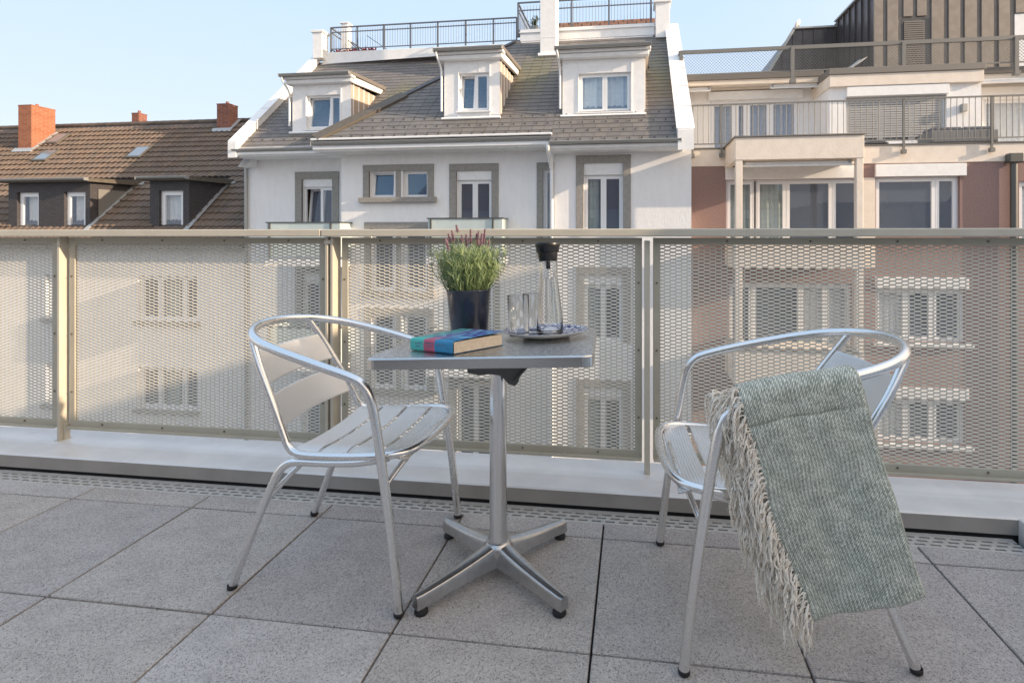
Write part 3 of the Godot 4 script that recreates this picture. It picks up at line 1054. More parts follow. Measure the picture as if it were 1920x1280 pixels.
func build_plant() -> void:
	var tf := on_table(-0.4935, -1.632, 0.3)
	var o := thing("potted_lavender", "lavender in bloom in a glossy dark blue pot, behind the book", "potted plant", tf.origin, tf.basis)
	var mb := MB.new()
	mb.lathe(Vector3.ZERO, PackedVector2Array([Vector2(0, 0), Vector2(.052, 0), Vector2(.052, 0), Vector2(.0545, .003), Vector2(.0665, .140), Vector2(.0680, .146), Vector2(.0682, .149), Vector2(.0672, .1505), Vector2(.0652, .149), Vector2(.0640, .13)]), 48)
	part("pot", mb, M.pot_glaze, o)
	mb = MB.new()
	mb.lathe(Vector3.ZERO, PackedVector2Array([Vector2(.064, .128), Vector2(0.03, .134), Vector2(0, .135)]), 24)
	part("soil", mb, M.soil, o)
	var r := RandomNumberGenerator.new()
	r.seed = 404
	mb = MB.new()
	var leaf := func(p: Vector3, d: Vector3, l: float, w: float, cc: Color) -> void:
		var s := d.cross(Vector3(r.randf() - 0.5, r.randf() - 0.5, r.randf() - 0.5)).normalized() * w
		var mid := p + d * l * 0.5 + Vector3.UP * l * 0.04
		var tip := p + d * l - Vector3.UP * l * 0.06
		mb.col = cc
		mb.quad(p - s * 0.4, p + s * 0.4, mid + s, mid - s)
		mb.tri(mid - s, mid + s, tip)
	for k in 190:
		var a := r.randf() * TAU
		var rad := sqrt(r.randf())
		var p0 := Vector3(cos(a) * rad * 0.055, 0.132, sin(a) * rad * 0.055)
		var lean := rad * r.randf_range(0.10, 0.42)
		var h := r.randf_range(0.085, 0.168) * (1.0 - 0.22 * rad)
		var p1 := p0 + Vector3(cos(a) * lean * h * 1.1 + r.randf_range(-.012, .012), h * 0.55, sin(a) * lean * h * 1.1 + r.randf_range(-.012, .012))
		var p2 := p1 + Vector3(cos(a) * lean * h * 0.25 + r.randf_range(-.012, .012), h * 0.45, sin(a) * lean * h * 0.25 + r.randf_range(-.012, .012))
		var pts := catmull([p0, p1, p2], 7)
		var g := r.randf()
		var base := Color(0.10, 0.165, 0.055).lerp(Color(0.235, 0.31, 0.125), g)
		mb.col = base * 0.95
		mb.tube(pts, 0.0008, 4, false, 0.0005)
		for i in range(1, pts.size()):
			for q in 3:
				var d := Vector3(r.randf() - 0.5, r.randf_range(0.3, 1.3), r.randf() - 0.5).normalized()
				leaf.call(pts[i], d, r.randf_range(0.018, 0.040), r.randf_range(0.0006, 0.0011), base.lerp(Color(0.40, 0.47, 0.26), r.randf() * 0.6))
	part("foliage", mb, M.leaf, o, Transform3D(), "stuff")
	# long pale stalks that arch over the leaves
	for k in 14:
		var a := r.randf() * TAU
		mb = MB.new()
		mb.col = Color(0.50, 0.56, 0.22)
		var p0 := Vector3(cos(a) * 0.04, 0.135, sin(a) * 0.04)
		var p1 := p0 + Vector3(cos(a) * 0.02, r.randf_range(0.05, 0.08), sin(a) * 0.02)
		var p2 := p1 + Vector3(r.randf_range(-.02, .02), r.randf_range(0.03, 0.06), r.randf_range(-.02, .02))
		mb.tube(catmull([p0, p1, p2], 6), 0.0013, 6, true, 0.0008)
		part("stalk", mb, M.leaf, o)
	# flower spikes (offset across the plant, depth, top height, length)
	var sp := [[-.067, .01, .312, .040], [-.048, .0, .334, .034], [-.034, -.02, .352, .024], [-.018, .02, .318, .022], [-.004, -.01, .322, .040], [.010, .015, .335, .044], [.034, .0, .330, .048], [.044, .02, .322, .040], [.055, -.01, .336, .048], [.030, -.025, .325, .03], [-.060, -.02, .326, .03], [.066, .015, .300, .03]]
	for s in sp:
		mb = MB.new()
		var top := Vector3(s[0], s[2], s[1])
		var bot := Vector3(s[0] * 0.45, 0.15, s[1] * 0.5)
		var lean := Vector3(s[0] * 0.12, s[3], 0).normalized()
		var b0: Vector3 = top - lean * s[3]
		mb.col = Color(0.22, 0.28, 0.11)
		mb.tube(catmull([bot, (bot + b0) * 0.5 + Vector3(s[0] * 0.1, 0, 0), b0, top], 5), 0.0009, 5)
		var nb := int(s[3] / 0.0028)
		for i in nb:
			for q in 4:
				var a := q * PI / 2 + i * 0.8
				var hh := float(i) / nb
				var rr := 0.0042 * (1.0 - 0.5 * hh) * r.randf_range(0.8, 1.25)
				var p: Vector3 = b0 + lean * s[3] * hh
				var d := Vector3(cos(a), 0.9, sin(a)).normalized()
				mb.col = Color(0.26, 0.14, 0.17).lerp(Color(0.50, 0.34, 0.42), r.randf())
				var e := d.cross(Vector3.UP).normalized() * 0.0013
				mb.quad(p - e, p + e, p + d * rr * 1.7 + e * 0.8, p + d * rr * 1.7 - e * 0.8)
				var e2 := d.cross(e).normalized() * 0.0013
				mb.quad(p - e2, p + e2, p + d * rr * 1.7 + e2 * 0.8, p + d * rr * 1.7 - e2 * 0.8)
		part("flower_spike", mb, M.bloom, o)

func build_tableware() -> void:
	var tf := on_table(-0.2600, -1.6620)
	var o := thing("serving_plate", "shallow blue and white patterned plate carrying the carafe and glasses", "plate", tf.origin, tf.basis)
	var mb := MB.new()
	mb.lathe(Vector3.ZERO, PackedVector2Array([Vector2(0, 0.002), Vector2(.060, 0.002), Vector2(.062, 0.0), Vector2(.070, 0.0), Vector2(.074, .004), Vector2(.105, .009), Vector2(.126, .0175), Vector2(.130, .0205), Vector2(.131, .022)]), 64)
	part("dish_body", mb, M.plate_white, o)
	mb = MB.new()
	mb.lathe(Vector3.ZERO, PackedVector2Array([Vector2(.131, .022), Vector2(.1295, .0225), Vector2(.126, .0205), Vector2(.105, .0125), Vector2(.076, .0068), Vector2(0, .0060)]), 64, Vector2(3.6, 3.6))
	part("printed_face", mb, M.plate_print, o)
	var up := tf.basis.y * 0.0068
	# carafe
	tf = on_table(-0.2500, -1.6720)
	var s := thing("carafe", "conical glass carafe of water with a black stopper on the plate", "carafe", tf.origin + up, tf.basis)
	mb = MB.new()
	mb.lathe(Vector3.ZERO, PackedVector2Array([Vector2(0, 0), Vector2(.036, 0), Vector2(.040, .002), Vector2(.0415, .006), Vector2(.0395, .06), Vector2(.033, .13), Vector2(.0280, .18), Vector2(.0278, .222), Vector2(.0285, .2245), Vector2(.0268, .2245), Vector2(.0262, .222), Vector2(.0262, .18), Vector2(.0312, .13), Vector2(.0377, .06), Vector2(.0395, .008), Vector2(.036, .0055), Vector2(0, .0055)]), 48)
	part("glass_body", mb, M.glass, s)
	mb = MB.new()
	mb.lathe(Vector3.ZERO, PackedVector2Array([Vector2(0, .0058), Vector2(.0357, .0058), Vector2(.0391, .0085), Vector2(.0373, .06), Vector2(.0308, .13), Vector2(.0262, .170), Vector2(.0262, .170), Vector2(0, .170)]), 48)
	part("water", mb, M.water, s)
	mb = MB.new()
	mb.lathe(Vector3.ZERO, PackedVector2Array([Vector2(0, .200), Vector2(.0065, .200), Vector2(.0065, .222), Vector2(.0065, .222), Vector2(.0245, .2235), Vector2(.0280, .2255), Vector2(.0310, .250), Vector2(.0310, .250), Vector2(.0350, .252), Vector2(.0365, .266), Vector2(.0385, .2675), Vector2(.0385, .2795), Vector2(.0370, .2815), Vector2(0, .2815)]), 40)
	part("stopper", mb, M.black_plastic, s)
	var prof := PackedVector2Array([Vector2(0, 0), Vector2(.029, 0), Vector2(.0312, .0025), Vector2(.0333, .122), Vector2(.0330, .1235), Vector2(.0322, .1235), Vector2(.0318, .122), Vector2(.0298, .012), Vector2(.028, .0085), Vector2(0, .0085)])
	var sp := [[-0.3400, -1.6380, "tall plain drinking glass at the left rim of the plate"], [-0.3080, -1.7180, "tall plain drinking glass half hidden behind the carafe"]]
	for k in 2:
		tf = on_table(sp[k][0], sp[k][1])
		var g := thing("drinking_glass", sp[k][2], "glass", tf.origin + up, tf.basis, "drinking glasses on the plate")
		mb = MB.new()
		mb.lathe(Vector3.ZERO, prof, 40)
		part("glass_body", mb, M.glass, g)

func build_throw() -> void:
	# folded throw hung over the near arm of the right chair; u runs across it from the fringe, s along the hang
	var o := thing("throw_blanket", "sage green woven throw with cream fringe hanging over the right chair's arm", "blanket", Vector3(0.40, 0, -1.26))
	var at := Vector3(0.40, 0, -1.26)
	var half := 0.0095
	# left and right edges of the outer face, top of the arm to the lower fold
	var r := RandomNumberGenerator.new()
	r.seed = 12
	var crest := func(u: float) -> Vector3:
		return Vector3(lerpf(0.236, 0.478, u), lerpf(0.640, 0.690, u) + 0.004 * sin(u * 5.0), lerpf(-1.293, -1.322, u))
	var low := func(u: float) -> Vector3:
		return Vector3(lerpf(0.388, 0.594, u), lerpf(0.160, 0.236, u) + 0.002 * sin(u * 7.0 + 1.0), lerpf(-1.252, -1.236, u))
	var inner := func(u: float) -> Vector3:
		return Vector3(lerpf(0.262, 0.478, u), lerpf(0.44, 0.49, u), lerpf(-1.345, -1.375, u))
	var R := 0.030
	var mid := func(u: float, s: float) -> Vector3:
		# 0..0.16 inner hang, 0.16..0.28 over the arm, 0.28..1 outer hang
		var cr: Vector3 = crest.call(u)
		if s < 0.16:
			return (inner.call(u) as Vector3).lerp(cr + Vector3(0, -R, -R), s / 0.16)
		if s < 0.28:
			var a := PI * (s - 0.16) / 0.12
			return cr + Vector3(0.012 * (s - 0.16) / 0.12, -R + R * sin(a), -R * cos(a))
		var q := (s - 0.28) / 0.72
		var p := (cr + Vector3(0.012, -R, R)).lerp(low.call(u), q)
		p.z += 0.010 * sin(q * PI) * (0.6 + 0.4 * sin(u * 3.0)) - 0.0065 * exp(-pow((q - 0.085) / 0.016, 2.0)) * (1.0 if u < 0.85 else 0.3)
		p.x += 0.004 * sin(q * 9.0) * (1.0 - u) - 0.007 * sin(q * PI) + 0.0012 * sin(q * 13.0 + 1.0) * u
		p.z += 0.0045 * sin(u * 6.5 + q * 3.0) * smoothstep(0.0, 0.5, q) + 0.002 * sin(u * 15.0 - q * 11.0)
		p.y += 0.0015 * sin(u * 4.0 + 0.5) * q
		return p
	var shell := func(a: float, s: float, th: float, u0: float, u1: float) -> Vector3:
		# closed section: a goes round the thickness; rounded long edges
		var k := fposmod(a, 1.0)
		var u: float
		var off: float
		if k < 0.42:
			u = k / 0.42; off = 1.0
		elif k < 0.5:
			var q := (k - 0.42) / 0.08
			u = 1.0 + 0.055 * sin(q * PI); off = cos(q * PI)
		elif k < 0.92:
			u = 1.0 - (k - 0.5) / 0.42; off = -1.0
		else:
			var q := (k - 0.92) / 0.08
			u = -0.035 * sin(q * PI); off = -cos(q * PI)
		var uu := lerpf(u0, u1, u)
		var e := 0.012
		var p: Vector3 = mid.call(uu, s)
		var dv: Vector3 = mid.call(uu, minf(s + e, 1.0)) - mid.call(uu, maxf(s - e, 0.0))
		var du: Vector3 = mid.call(uu + e, s) - mid.call(uu - e, s)
		var nn := dv.cross(du).normalized()
		var endr := sqrt(1.0 - pow(1.0 - clampf(minf(1.0 - s, s) / 0.030, 0.0, 1.0), 2.0))
		return p + nn * off * th * endr
	var mb := MB.new()
	var t1 := 0.0125
	mb.grid(150, 130, func(a, s): return (shell.call(a, s, t1, 0.0, 1.0) as Vector3) - at, false)
	# cloth coordinates in metres
	for k in mb.uv.size():
		var q := mb.uv[k]
		var a := fposmod(q.x, 1.0)
		var u := a / 0.42 if a < 0.42 else (1.0 + (a - 0.42) * 1.2 if a < 0.5 else (1.1 - (a - 0.5) / 0.42 if a < 0.92 else (a - 1.0) * 1.2))
		mb.uv[k] = Vector2(u * 0.98, q.y * 2.9)
	part("folded_cloth", mb, M.throw, o)
	# the layer folded underneath, set back from the fringe edge and a little longer towards the chair
	mb = MB.new()
	var back := Vector3(-0.008, -0.020, -0.026)
	mb.grid(80, 90, func(a, s): return (shell.call(a, lerpf(0.24, 0.985, s), 0.0105, 0.02, 0.985) as Vector3) - at + back, false)
	for k in mb.uv.size():
		mb.uv[k] = mb.uv[k] * Vector2(2.0, 2.6)
	part("under_layer", mb, M.throw, o)
	# fringe: three ranks of twisted cream yarns that leave the left edges and fall, with loose hairs
	mb = MB.new()
	for rank in 3:
		var nn: int = [150, 150, 120][rank]
		for k in nn:
			var s := lerpf(0.215, 0.992, (k + r.randf() * 1.4 - 0.2) / nn)
			if rank == 2:
				s = lerpf(0.20, 0.9, (k + r.randf()) / nn)
			var p: Vector3 = (mid.call(-0.005, s) as Vector3) - at
			p += [Vector3(0.001, 0, 0.006), Vector3(-0.010, -0.012, -0.017), Vector3(-0.028, -0.02, -0.034)][rank]
			var reach: float = r.randf_range(0.008, 0.034) + [0.0, 0.008, 0.014][rank]
			var drop := r.randf_range(0.042, 0.080)
			var w := smoothstep(0.32, 0.20, s)
			var sw := r.randf_range(-0.016, 0.012)
			var p1 := p + Vector3(-reach * r.randf_range(0.4, 0.75), r.randf_range(-0.006, 0.008) + 0.006 * w, r.randf_range(-0.003, 0.007))
			var p2 := p + Vector3(-reach * r.randf_range(0.85, 1.05), -drop * r.randf_range(0.22, 0.4) + 0.012 * w, r.randf_range(-0.006, 0.012))
			var p3 := p + Vector3(-reach * 0.92 + sw * 0.5, -drop * 0.66, r.randf_range(-0.008, 0.014))
			var p4 := p + Vector3(-reach * 0.75 + sw, -drop, r.randf_range(-0.010, 0.014))
			mb.col = Color(0.87, 0.78, 0.66).lerp(Color(0.97, 0.90, 0.79), r.randf())
			var pts := catmull([p, p1, p2, p3, p4], 5)
			for q in 2:
				var tw := PackedVector3Array()
				for i in pts.size():
					var a := i * 1.1 + q * PI
					var d := Vector3(cos(a), 0.2 * sin(a), sin(a)) * 0.0009 * (1.0 + 1.1 * float(i) / pts.size())
					tw.append(pts[i] + d)
				mb.tube(tw, 0.0015, 5, true, 0.0012)
			# frayed end and hairs along the yarn
			for q in 6:
				var i := pts.size() - 1 if q < 4 else r.randi_range(3, pts.size() - 3)
				var e := pts[i]
				var d := Vector3(r.randf_range(-0.008, 0.008), -r.randf_range(0.004, 0.018), r.randf_range(-0.008, 0.008))
				mb.tube(PackedVector3Array([e - d * 0.3, e + d * 0.4 + Vector3(0.001, 0, 0.001), e + d]), 0.0006, 3, false, 0.0003)
	part("fringe", mb, M.fringe, o, Transform3D(), "stuff")

func build_furniture() -> void:
	var c := thing("armchair", "left aluminium chair with open arms, its seat turned to the table", "chair", Vector3(-0.852, 0, -1.611), Basis(Vector3.UP, deg_to_rad(0.6)), "aluminium bistro chairs")
	make_chair(c, 1.0, 1.0, 0.012)
	c = thing("armchair", "right aluminium chair with the green throw over its arm", "chair", Vector3(0.357, 0, -1.545), Basis(Vector3.UP, deg_to_rad(183.0)), "aluminium bistro chairs")
	make_chair(c, 1.03, 1.035, 0.036)
	build_table()
	build_book()
	build_plant()
	build_tableware()
	build_throw()

# ---------------------------------------------------------------- houses: shared pieces
func wall_face(mb: MB, x0: float, x1: float, y0: float, y1: float, z: float, holes: Array, depth := 0.26) -> void:
	# a wall facing +z with openings [x0, x1, y0, y1] and their reveals
	var xs := [x0, x1]
	var ys := [y0, y1]
	for h in holes:
		xs.append_array([clampf(h[0], x0, x1), clampf(h[1], x0, x1)])
		ys.append_array([clampf(h[2], y0, y1), clampf(h[3], y0, y1)])
	xs.sort(); ys.sort()
	for i in xs.size() - 1:
		if xs[i + 1] - xs[i] < 1e-4:
			continue
		for j in ys.size() - 1:
			if ys[j + 1] - ys[j] < 1e-4:
				continue
			var cx: float = (xs[i] + xs[i + 1]) / 2
			var cy: float = (ys[j] + ys[j + 1]) / 2
			var inside := false
			for h in holes:
				if cx > h[0] and cx < h[1] and cy > h[2] and cy < h[3]:
					inside = true
			if not inside:
				mb.quad(Vector3(xs[i], ys[j], z), Vector3(xs[i + 1], ys[j], z), Vector3(xs[i + 1], ys[j + 1], z), Vector3(xs[i], ys[j + 1], z))
	for h in holes:
		var a := Vector3(h[0], h[2], z)
		var b := Vector3(h[1], h[2], z)
		var c := Vector3(h[1], h[3], z)
		var d := Vector3(h[0], h[3], z)
		var k := Vector3(0, 0, -depth)
		mb.quad(a + k, b + k, b, a)
		mb.quad(b + k, c + k, c, b)
		mb.quad(c + k, d + k, d, c)
		mb.quad(d + k, a + k, a, d)

func window(h: Node3D, x0: float, x1: float, y0: float, y1: float, z: float, o := {}) -> Array:
	# frame, sashes, panes and what is seen behind them; returns the opening for wall_face
	var fw: float = o.get("fw", 0.055)
	var rec: float = o.get("rec", 0.12)
	var zf := z - rec
	var top := y1
	var fm: Material = o.get("mat", M.pvc)
	var mb := MB.new()
	if o.has("box"):
		var bx := MB.new()
		bx.cbox(Vector3((x0 + x1) / 2, y1 - o.box / 2, zf + 0.035), Vector3(x1 - x0 - 0.004, o.box, 0.11), 0.006)
		top = y1 - o.box
	mb.bb(x0, x0 + fw, y0, top, zf - 0.06, zf)
	mb.bb(x1 - fw, x1, y0, top, zf - 0.06, zf)
	mb.bb(x0 + fw, x1 - fw, top - fw, top, zf - 0.06, zf - 0.001)
	mb.bb(x0 + fw, x1 - fw, y0, y0 + fw, zf - 0.06, zf - 0.001)
	var cuts: Array = [x0 + fw * 0.5]
	for f in o.get("split", []):
		var x := lerpf(x0, x1, f)
		cuts.append(x)
		mb.bb(x - fw * 0.42, x + fw * 0.42, y0 + fw, top - fw, zf - 0.06, zf - 0.002)
	cuts.append(x1 - fw * 0.5)
	var w := wpart("window", mb, fm, h)
	if o.has("box"):
		var bx := MB.new()
		bx.cbox(Vector3((x0 + x1) / 2, y1 - o.box / 2 + 0.001, zf + 0.035), Vector3(x1 - x0 - 0.004, o.box, 0.11), 0.006)
		wpart("shutter_box", bx, M.white_paint, w)
	var tilts: Array = o.get("tilt", [])
	for k in cuts.size() - 1:
		var a: float = cuts[k] + 0.012
		var b: float = cuts[k + 1] - 0.012
		var p0 := y0 + fw * 0.6
		var p1 := top - fw * 0.6
		var sw := fw * 1.05
		var s := MB.new()
		var g := MB.new()
		var bs := Basis()
		if k in tilts:
			bs = Basis(Vector3.RIGHT, -0.13)
			s.t = Transform3D(bs, Vector3(0, p0, zf - 0.03) - bs * Vector3(0, p0, zf - 0.03))
			g.t = s.t
		s.bb(a, a + sw, p0, p1, zf - 0.045, zf + 0.012)
		s.bb(b - sw, b, p0, p1, zf - 0.045, zf + 0.012)
		s.bb(a + sw, b - sw, p1 - sw, p1, zf - 0.045, zf + 0.011)
		s.bb(a + sw, b - sw, p0, p0 + sw, zf - 0.045, zf + 0.011)
		g.quad(Vector3(a + sw, p0 + sw, zf - 0.012), Vector3(b - sw, p0 + sw, zf - 0.012), Vector3(b - sw, p1 - sw, zf - 0.012), Vector3(a + sw, p1 - sw, zf - 0.012))
		wpart("sash", s, fm, w)
		wpart("pane", g, M[o.get("glazing", "pane")], w)
	# behind the glass
	mb = MB.new()
	var zb := zf - 2.6
	mb.quad(Vector3(x0 - 0.2, y0 - 0.1, zb), Vector3(x1 + 0.2, y0 - 0.1, zb), Vector3(x1 + 0.2, y1 + 0.1, zb), Vector3(x0 - 0.2, y1 + 0.1, zb))
	for e in [x0 - 0.2, x1 + 0.2]:
		mb.quad(Vector3(e, y0 - 0.1, zb), Vector3(e, y0 - 0.1, zf - 0.15), Vector3(e, y1 + 0.1, zf - 0.15), Vector3(e, y1 + 0.1, zb))
	for e in [y0 - 0.1, y1 + 0.1]:
		mb.quad(Vector3(x0 - 0.2, e, zb), Vector3(x0 - 0.2, e, zf - 0.15), Vector3(x1 + 0.2, e, zf - 0.15), Vector3(x1 + 0.2, e, zb))
	var key := int(absf(x0) * 7.0 + absf(y0) * 13.0) % 3
	var bx0 := lerpf(x0, x1, [0.08, 0.55, 0.35][key])
	mb.bb(bx0, bx0 + 0.7, y0 - 0.09, y0 + [1.1, 0.7, 1.5][key], zb + 0.01, zb + 0.5)
	mb.bb(x1 - 0.5, x1 - 0.1, y1 - 0.75, y1 - 0.25, zb + 0.01, zb + 0.04)
	wpart("room", mb, o.get("room", M.room), w)
	for q in o.get("curtains", []):
		# [from, to, material]
		mb = MB.new()
		var a := lerpf(x0, x1, q[0])
		var b := lerpf(x0, x1, q[1])
		var n := maxi(4, int((b - a) / 0.02))
		mb.grid(n, 1, func(u, v): return Vector3(lerpf(a, b, u), lerpf(y0 - 0.15, y1, v), zf - 0.17 + 0.022 * sin((a + (b - a) * u) * 46.0) + 0.012 * sin((a + (b - a) * u) * 19.0)))
		wpart("curtain", mb, M[q[2]], w)
	if o.has("blind"):
		mb = MB.new()
		var y := top - fw
		while y > lerpf(top, y0, o.blind):
			mb.bar(Vector3(x0 + fw, y, zf + 0.05), Vector3(x1 - fw, y, zf + 0.05), 0.008, 0.048)
			y -= 0.062
		wpart("blind", mb, M.blind, w, "stuff")
	return [x0, x1, y0, y1]

func surround(h: Node3D, x0: float, x1: float, y0: float, y1: float, z: float, w: float, o := {}) -> void:
	# stone trim round an opening
	var mb := MB.new()
	var p: float = o.get("proud", 0.035)
	mb.cbox(Vector3(x0 - w / 2, (y0 + y1) / 2, z + p / 2 - 0.02), Vector3(w, y1 - y0, p + 0.04), 0.006)
	mb.cbox(Vector3(x1 + w / 2, (y0 + y1) / 2, z + p / 2 - 0.02), Vector3(w, y1 - y0, p + 0.04), 0.006)
	mb.cbox(Vector3((x0 + x1) / 2, y1 + w / 2 + 0.001, z + p / 2 - 0.018), Vector3(x1 - x0 + w * 2 + 0.004, w, p + 0.044), 0.006)
	for f in o.get("posts", []):
		var x := lerpf(x0, x1, f)
		mb.cbox(Vector3(x, (y0 + y1) / 2, z + p / 2 - 0.06), Vector3(w * 0.82, y1 - y0 - 0.002, p + 0.1), 0.006)
	wpart("stone_surround", mb, M.trim_stone, h)
	if o.get("sill", false):
		mb = MB.new()
		mb.cbox(Vector3((x0 + x1) / 2, y0 - 0.07, z + 0.04), Vector3(x1 - x0 + w * 2 + 0.16, 0.14, 0.20), 0.01)
		wpart("sill", mb, M.trim_stone, h)

func gutter(h: Node3D, x0: float, x1: float, y: float, z: float) -> void:
	# half-round gutter over a white moulded fascia
	var mb := MB.new()
	mb.grid(10, 1, func(u, v): return Vector3(lerpf(x0, x1, v), y - 0.06 * sin(u * PI), z - 0.06 * cos(u * PI)))
	mb.tube(PackedVector3Array([Vector3(x0, y, z + 0.06), Vector3(x1, y, z + 0.06)]), 0.011, 8)
	for x in [x0, x1]:
		mb.box(Vector3(x, y - 0.03, z), Vector3(0.01, 0.09, 0.15))
	wpart("gutter", mb, M.gutter_zinc, h)

func slate_field(h: Node3D, b: float, d0: float, d1: float, xa: Callable, xb: Callable, quota: int, seed_: int, moss: Array) -> void:
	# courses of slates on the roof plane y = 0.9 d + b, from the eave upwards; the first "quota" hang singly
	var r := RandomNumberGenerator.new()
	r.seed = seed_
	var up := Vector3(0, 0.9, -1).normalized()
	var nn := Vector3(0, 1, 0.9).normalized()
	var e := 0.2
	var sw := 0.30
	var row := 0
	var rest := MB.new()
	var tones := [Color(.172, .160, .152), Color(.184, .170, .160), Color(.162, .152, .146), Color(.194, .178, .166), Color(.178, .166, .158), Color(.168, .154, .144)]
	var shapes := []
	var add := func(mb: MB, p: Vector3, w: float) -> void:
		var ex := Vector3.RIGHT * w
		var a := p + nn * 0.016
		var l := 0.255
		var q := p + up * l + nn * 0.001
		mb.quad(a, a + ex, q + ex, q)
		mb.quad(a - nn * 0.012, a + ex - nn * 0.012, a + ex, a)
		mb.quad(a - nn * 0.012, a, q, q - nn * 0.012)
		mb.quad(a + ex, a + ex - nn * 0.012, q + ex - nn * 0.012, q + ex)
	for c in tones:
		var s := MB.new()
		s.col = c
		add.call(s, Vector3.ZERO, sw - 0.012)
		shapes.append(s.mesh())
	var s_ := d0
	var left := quota
	while s_ < d1:
		var y := 0.9 * s_ + b
		var a: float = xa.call(s_)
		var z: float = xb.call(s_)
		var x := a - (sw * 0.5 if row % 2 else 0.0) + r.randf_range(-0.02, 0.02)
		while x < z:
			var x0 := maxf(x, a)
			var x1 := minf(x + sw - 0.012, z)
			if x1 - x0 > 0.04:
				var m := 0.0
				for k in moss:
					m = maxf(m, 1.0 - Vector2((x - k[0]) / k[2], (s_ - k[1]) / k[3]).length())
				var p := Vector3(x0, y, -s_) + nn * r.randf_range(0.0, 0.003)
				if left > 0 and m <= 0.0 and x1 - x0 > sw - 0.03:
					var o := wpart("slate", shapes[r.randi() % 6], M.slate, h)
					o.position += p
					left -= 1
				else:
					rest.col = tones[r.randi() % 6]
					if m > 0:
						rest.col = rest.col.lerp(Color(0.17, 0.165, 0.07), clampf(m * 1.1, 0, 0.6) * r.randf_range(0.5, 1.0))
					add.call(rest, p, x1 - x0)
			x += sw
		s_ += e * 0.743
		row += 1
	wpart("slate_courses", rest, M.slate, h, "stuff")

func metal_railing(h: Node3D, a: Vector3, b: Vector3, height: float, posts: Array, step: float, o := {}) -> void:
	# rail with square posts and round bars; bars each a part of the railing, or one part where they are hair-thin
	var mb := MB.new()
	var m: Material = o.get("mat", M.dark_metal)
	var th: float = o.get("th", 0.05)
	mb.bar(a + Vector3.UP * height, b + Vector3.UP * height, th, th * 0.8)
	mb.bar(a + Vector3.UP * o.get("low", 0.1), b + Vector3.UP * o.get("low", 0.1), th * 0.6, th * 0.6)
	if o.has("second"):
		mb.bar(a + Vector3.UP * o.second, b + Vector3.UP * o.second, th * 0.6, th * 0.6)
	var rail := wpart("railing", mb, m, h)
	for f in posts:
		mb = MB.new()
		var p := a.lerp(b, f)
		mb.bar(p + Vector3.UP * -o.get("drop", 0.0), p + Vector3.UP * height, th, th)
		if o.get("foot", false):
			mb.box(p + Vector3.UP * -o.get("drop", 0.0), Vector3(th * 2.2, th * 2.2, th * 2.2))
		wpart("post", mb, m, rail)
	if step > 0:
		var n := int(a.distance_to(b) / step)
		var all := MB.new()
		var one := MB.new()
		var r := 0.0075
		var top: float = o.get("bar_top", height)
		one.tube(PackedVector3Array([Vector3.UP * o.get("low", 0.1), Vector3.UP * top]), o.get("br", r), 6, false)
		var om := one.mesh()
		for k in range(1, n):
			var p := a.lerp(b, float(k) / n)
			if o.get("singly", false):
				wpart("baluster", om, m, rail).position += p
			else:
				all.tube(PackedVector3Array([p + Vector3.UP * o.get("low", 0.1), p + Vector3.UP * top]), o.get("br", r), 5, false)
		if all.v.size():
			wpart("bars", all, m, rail, "stuff")

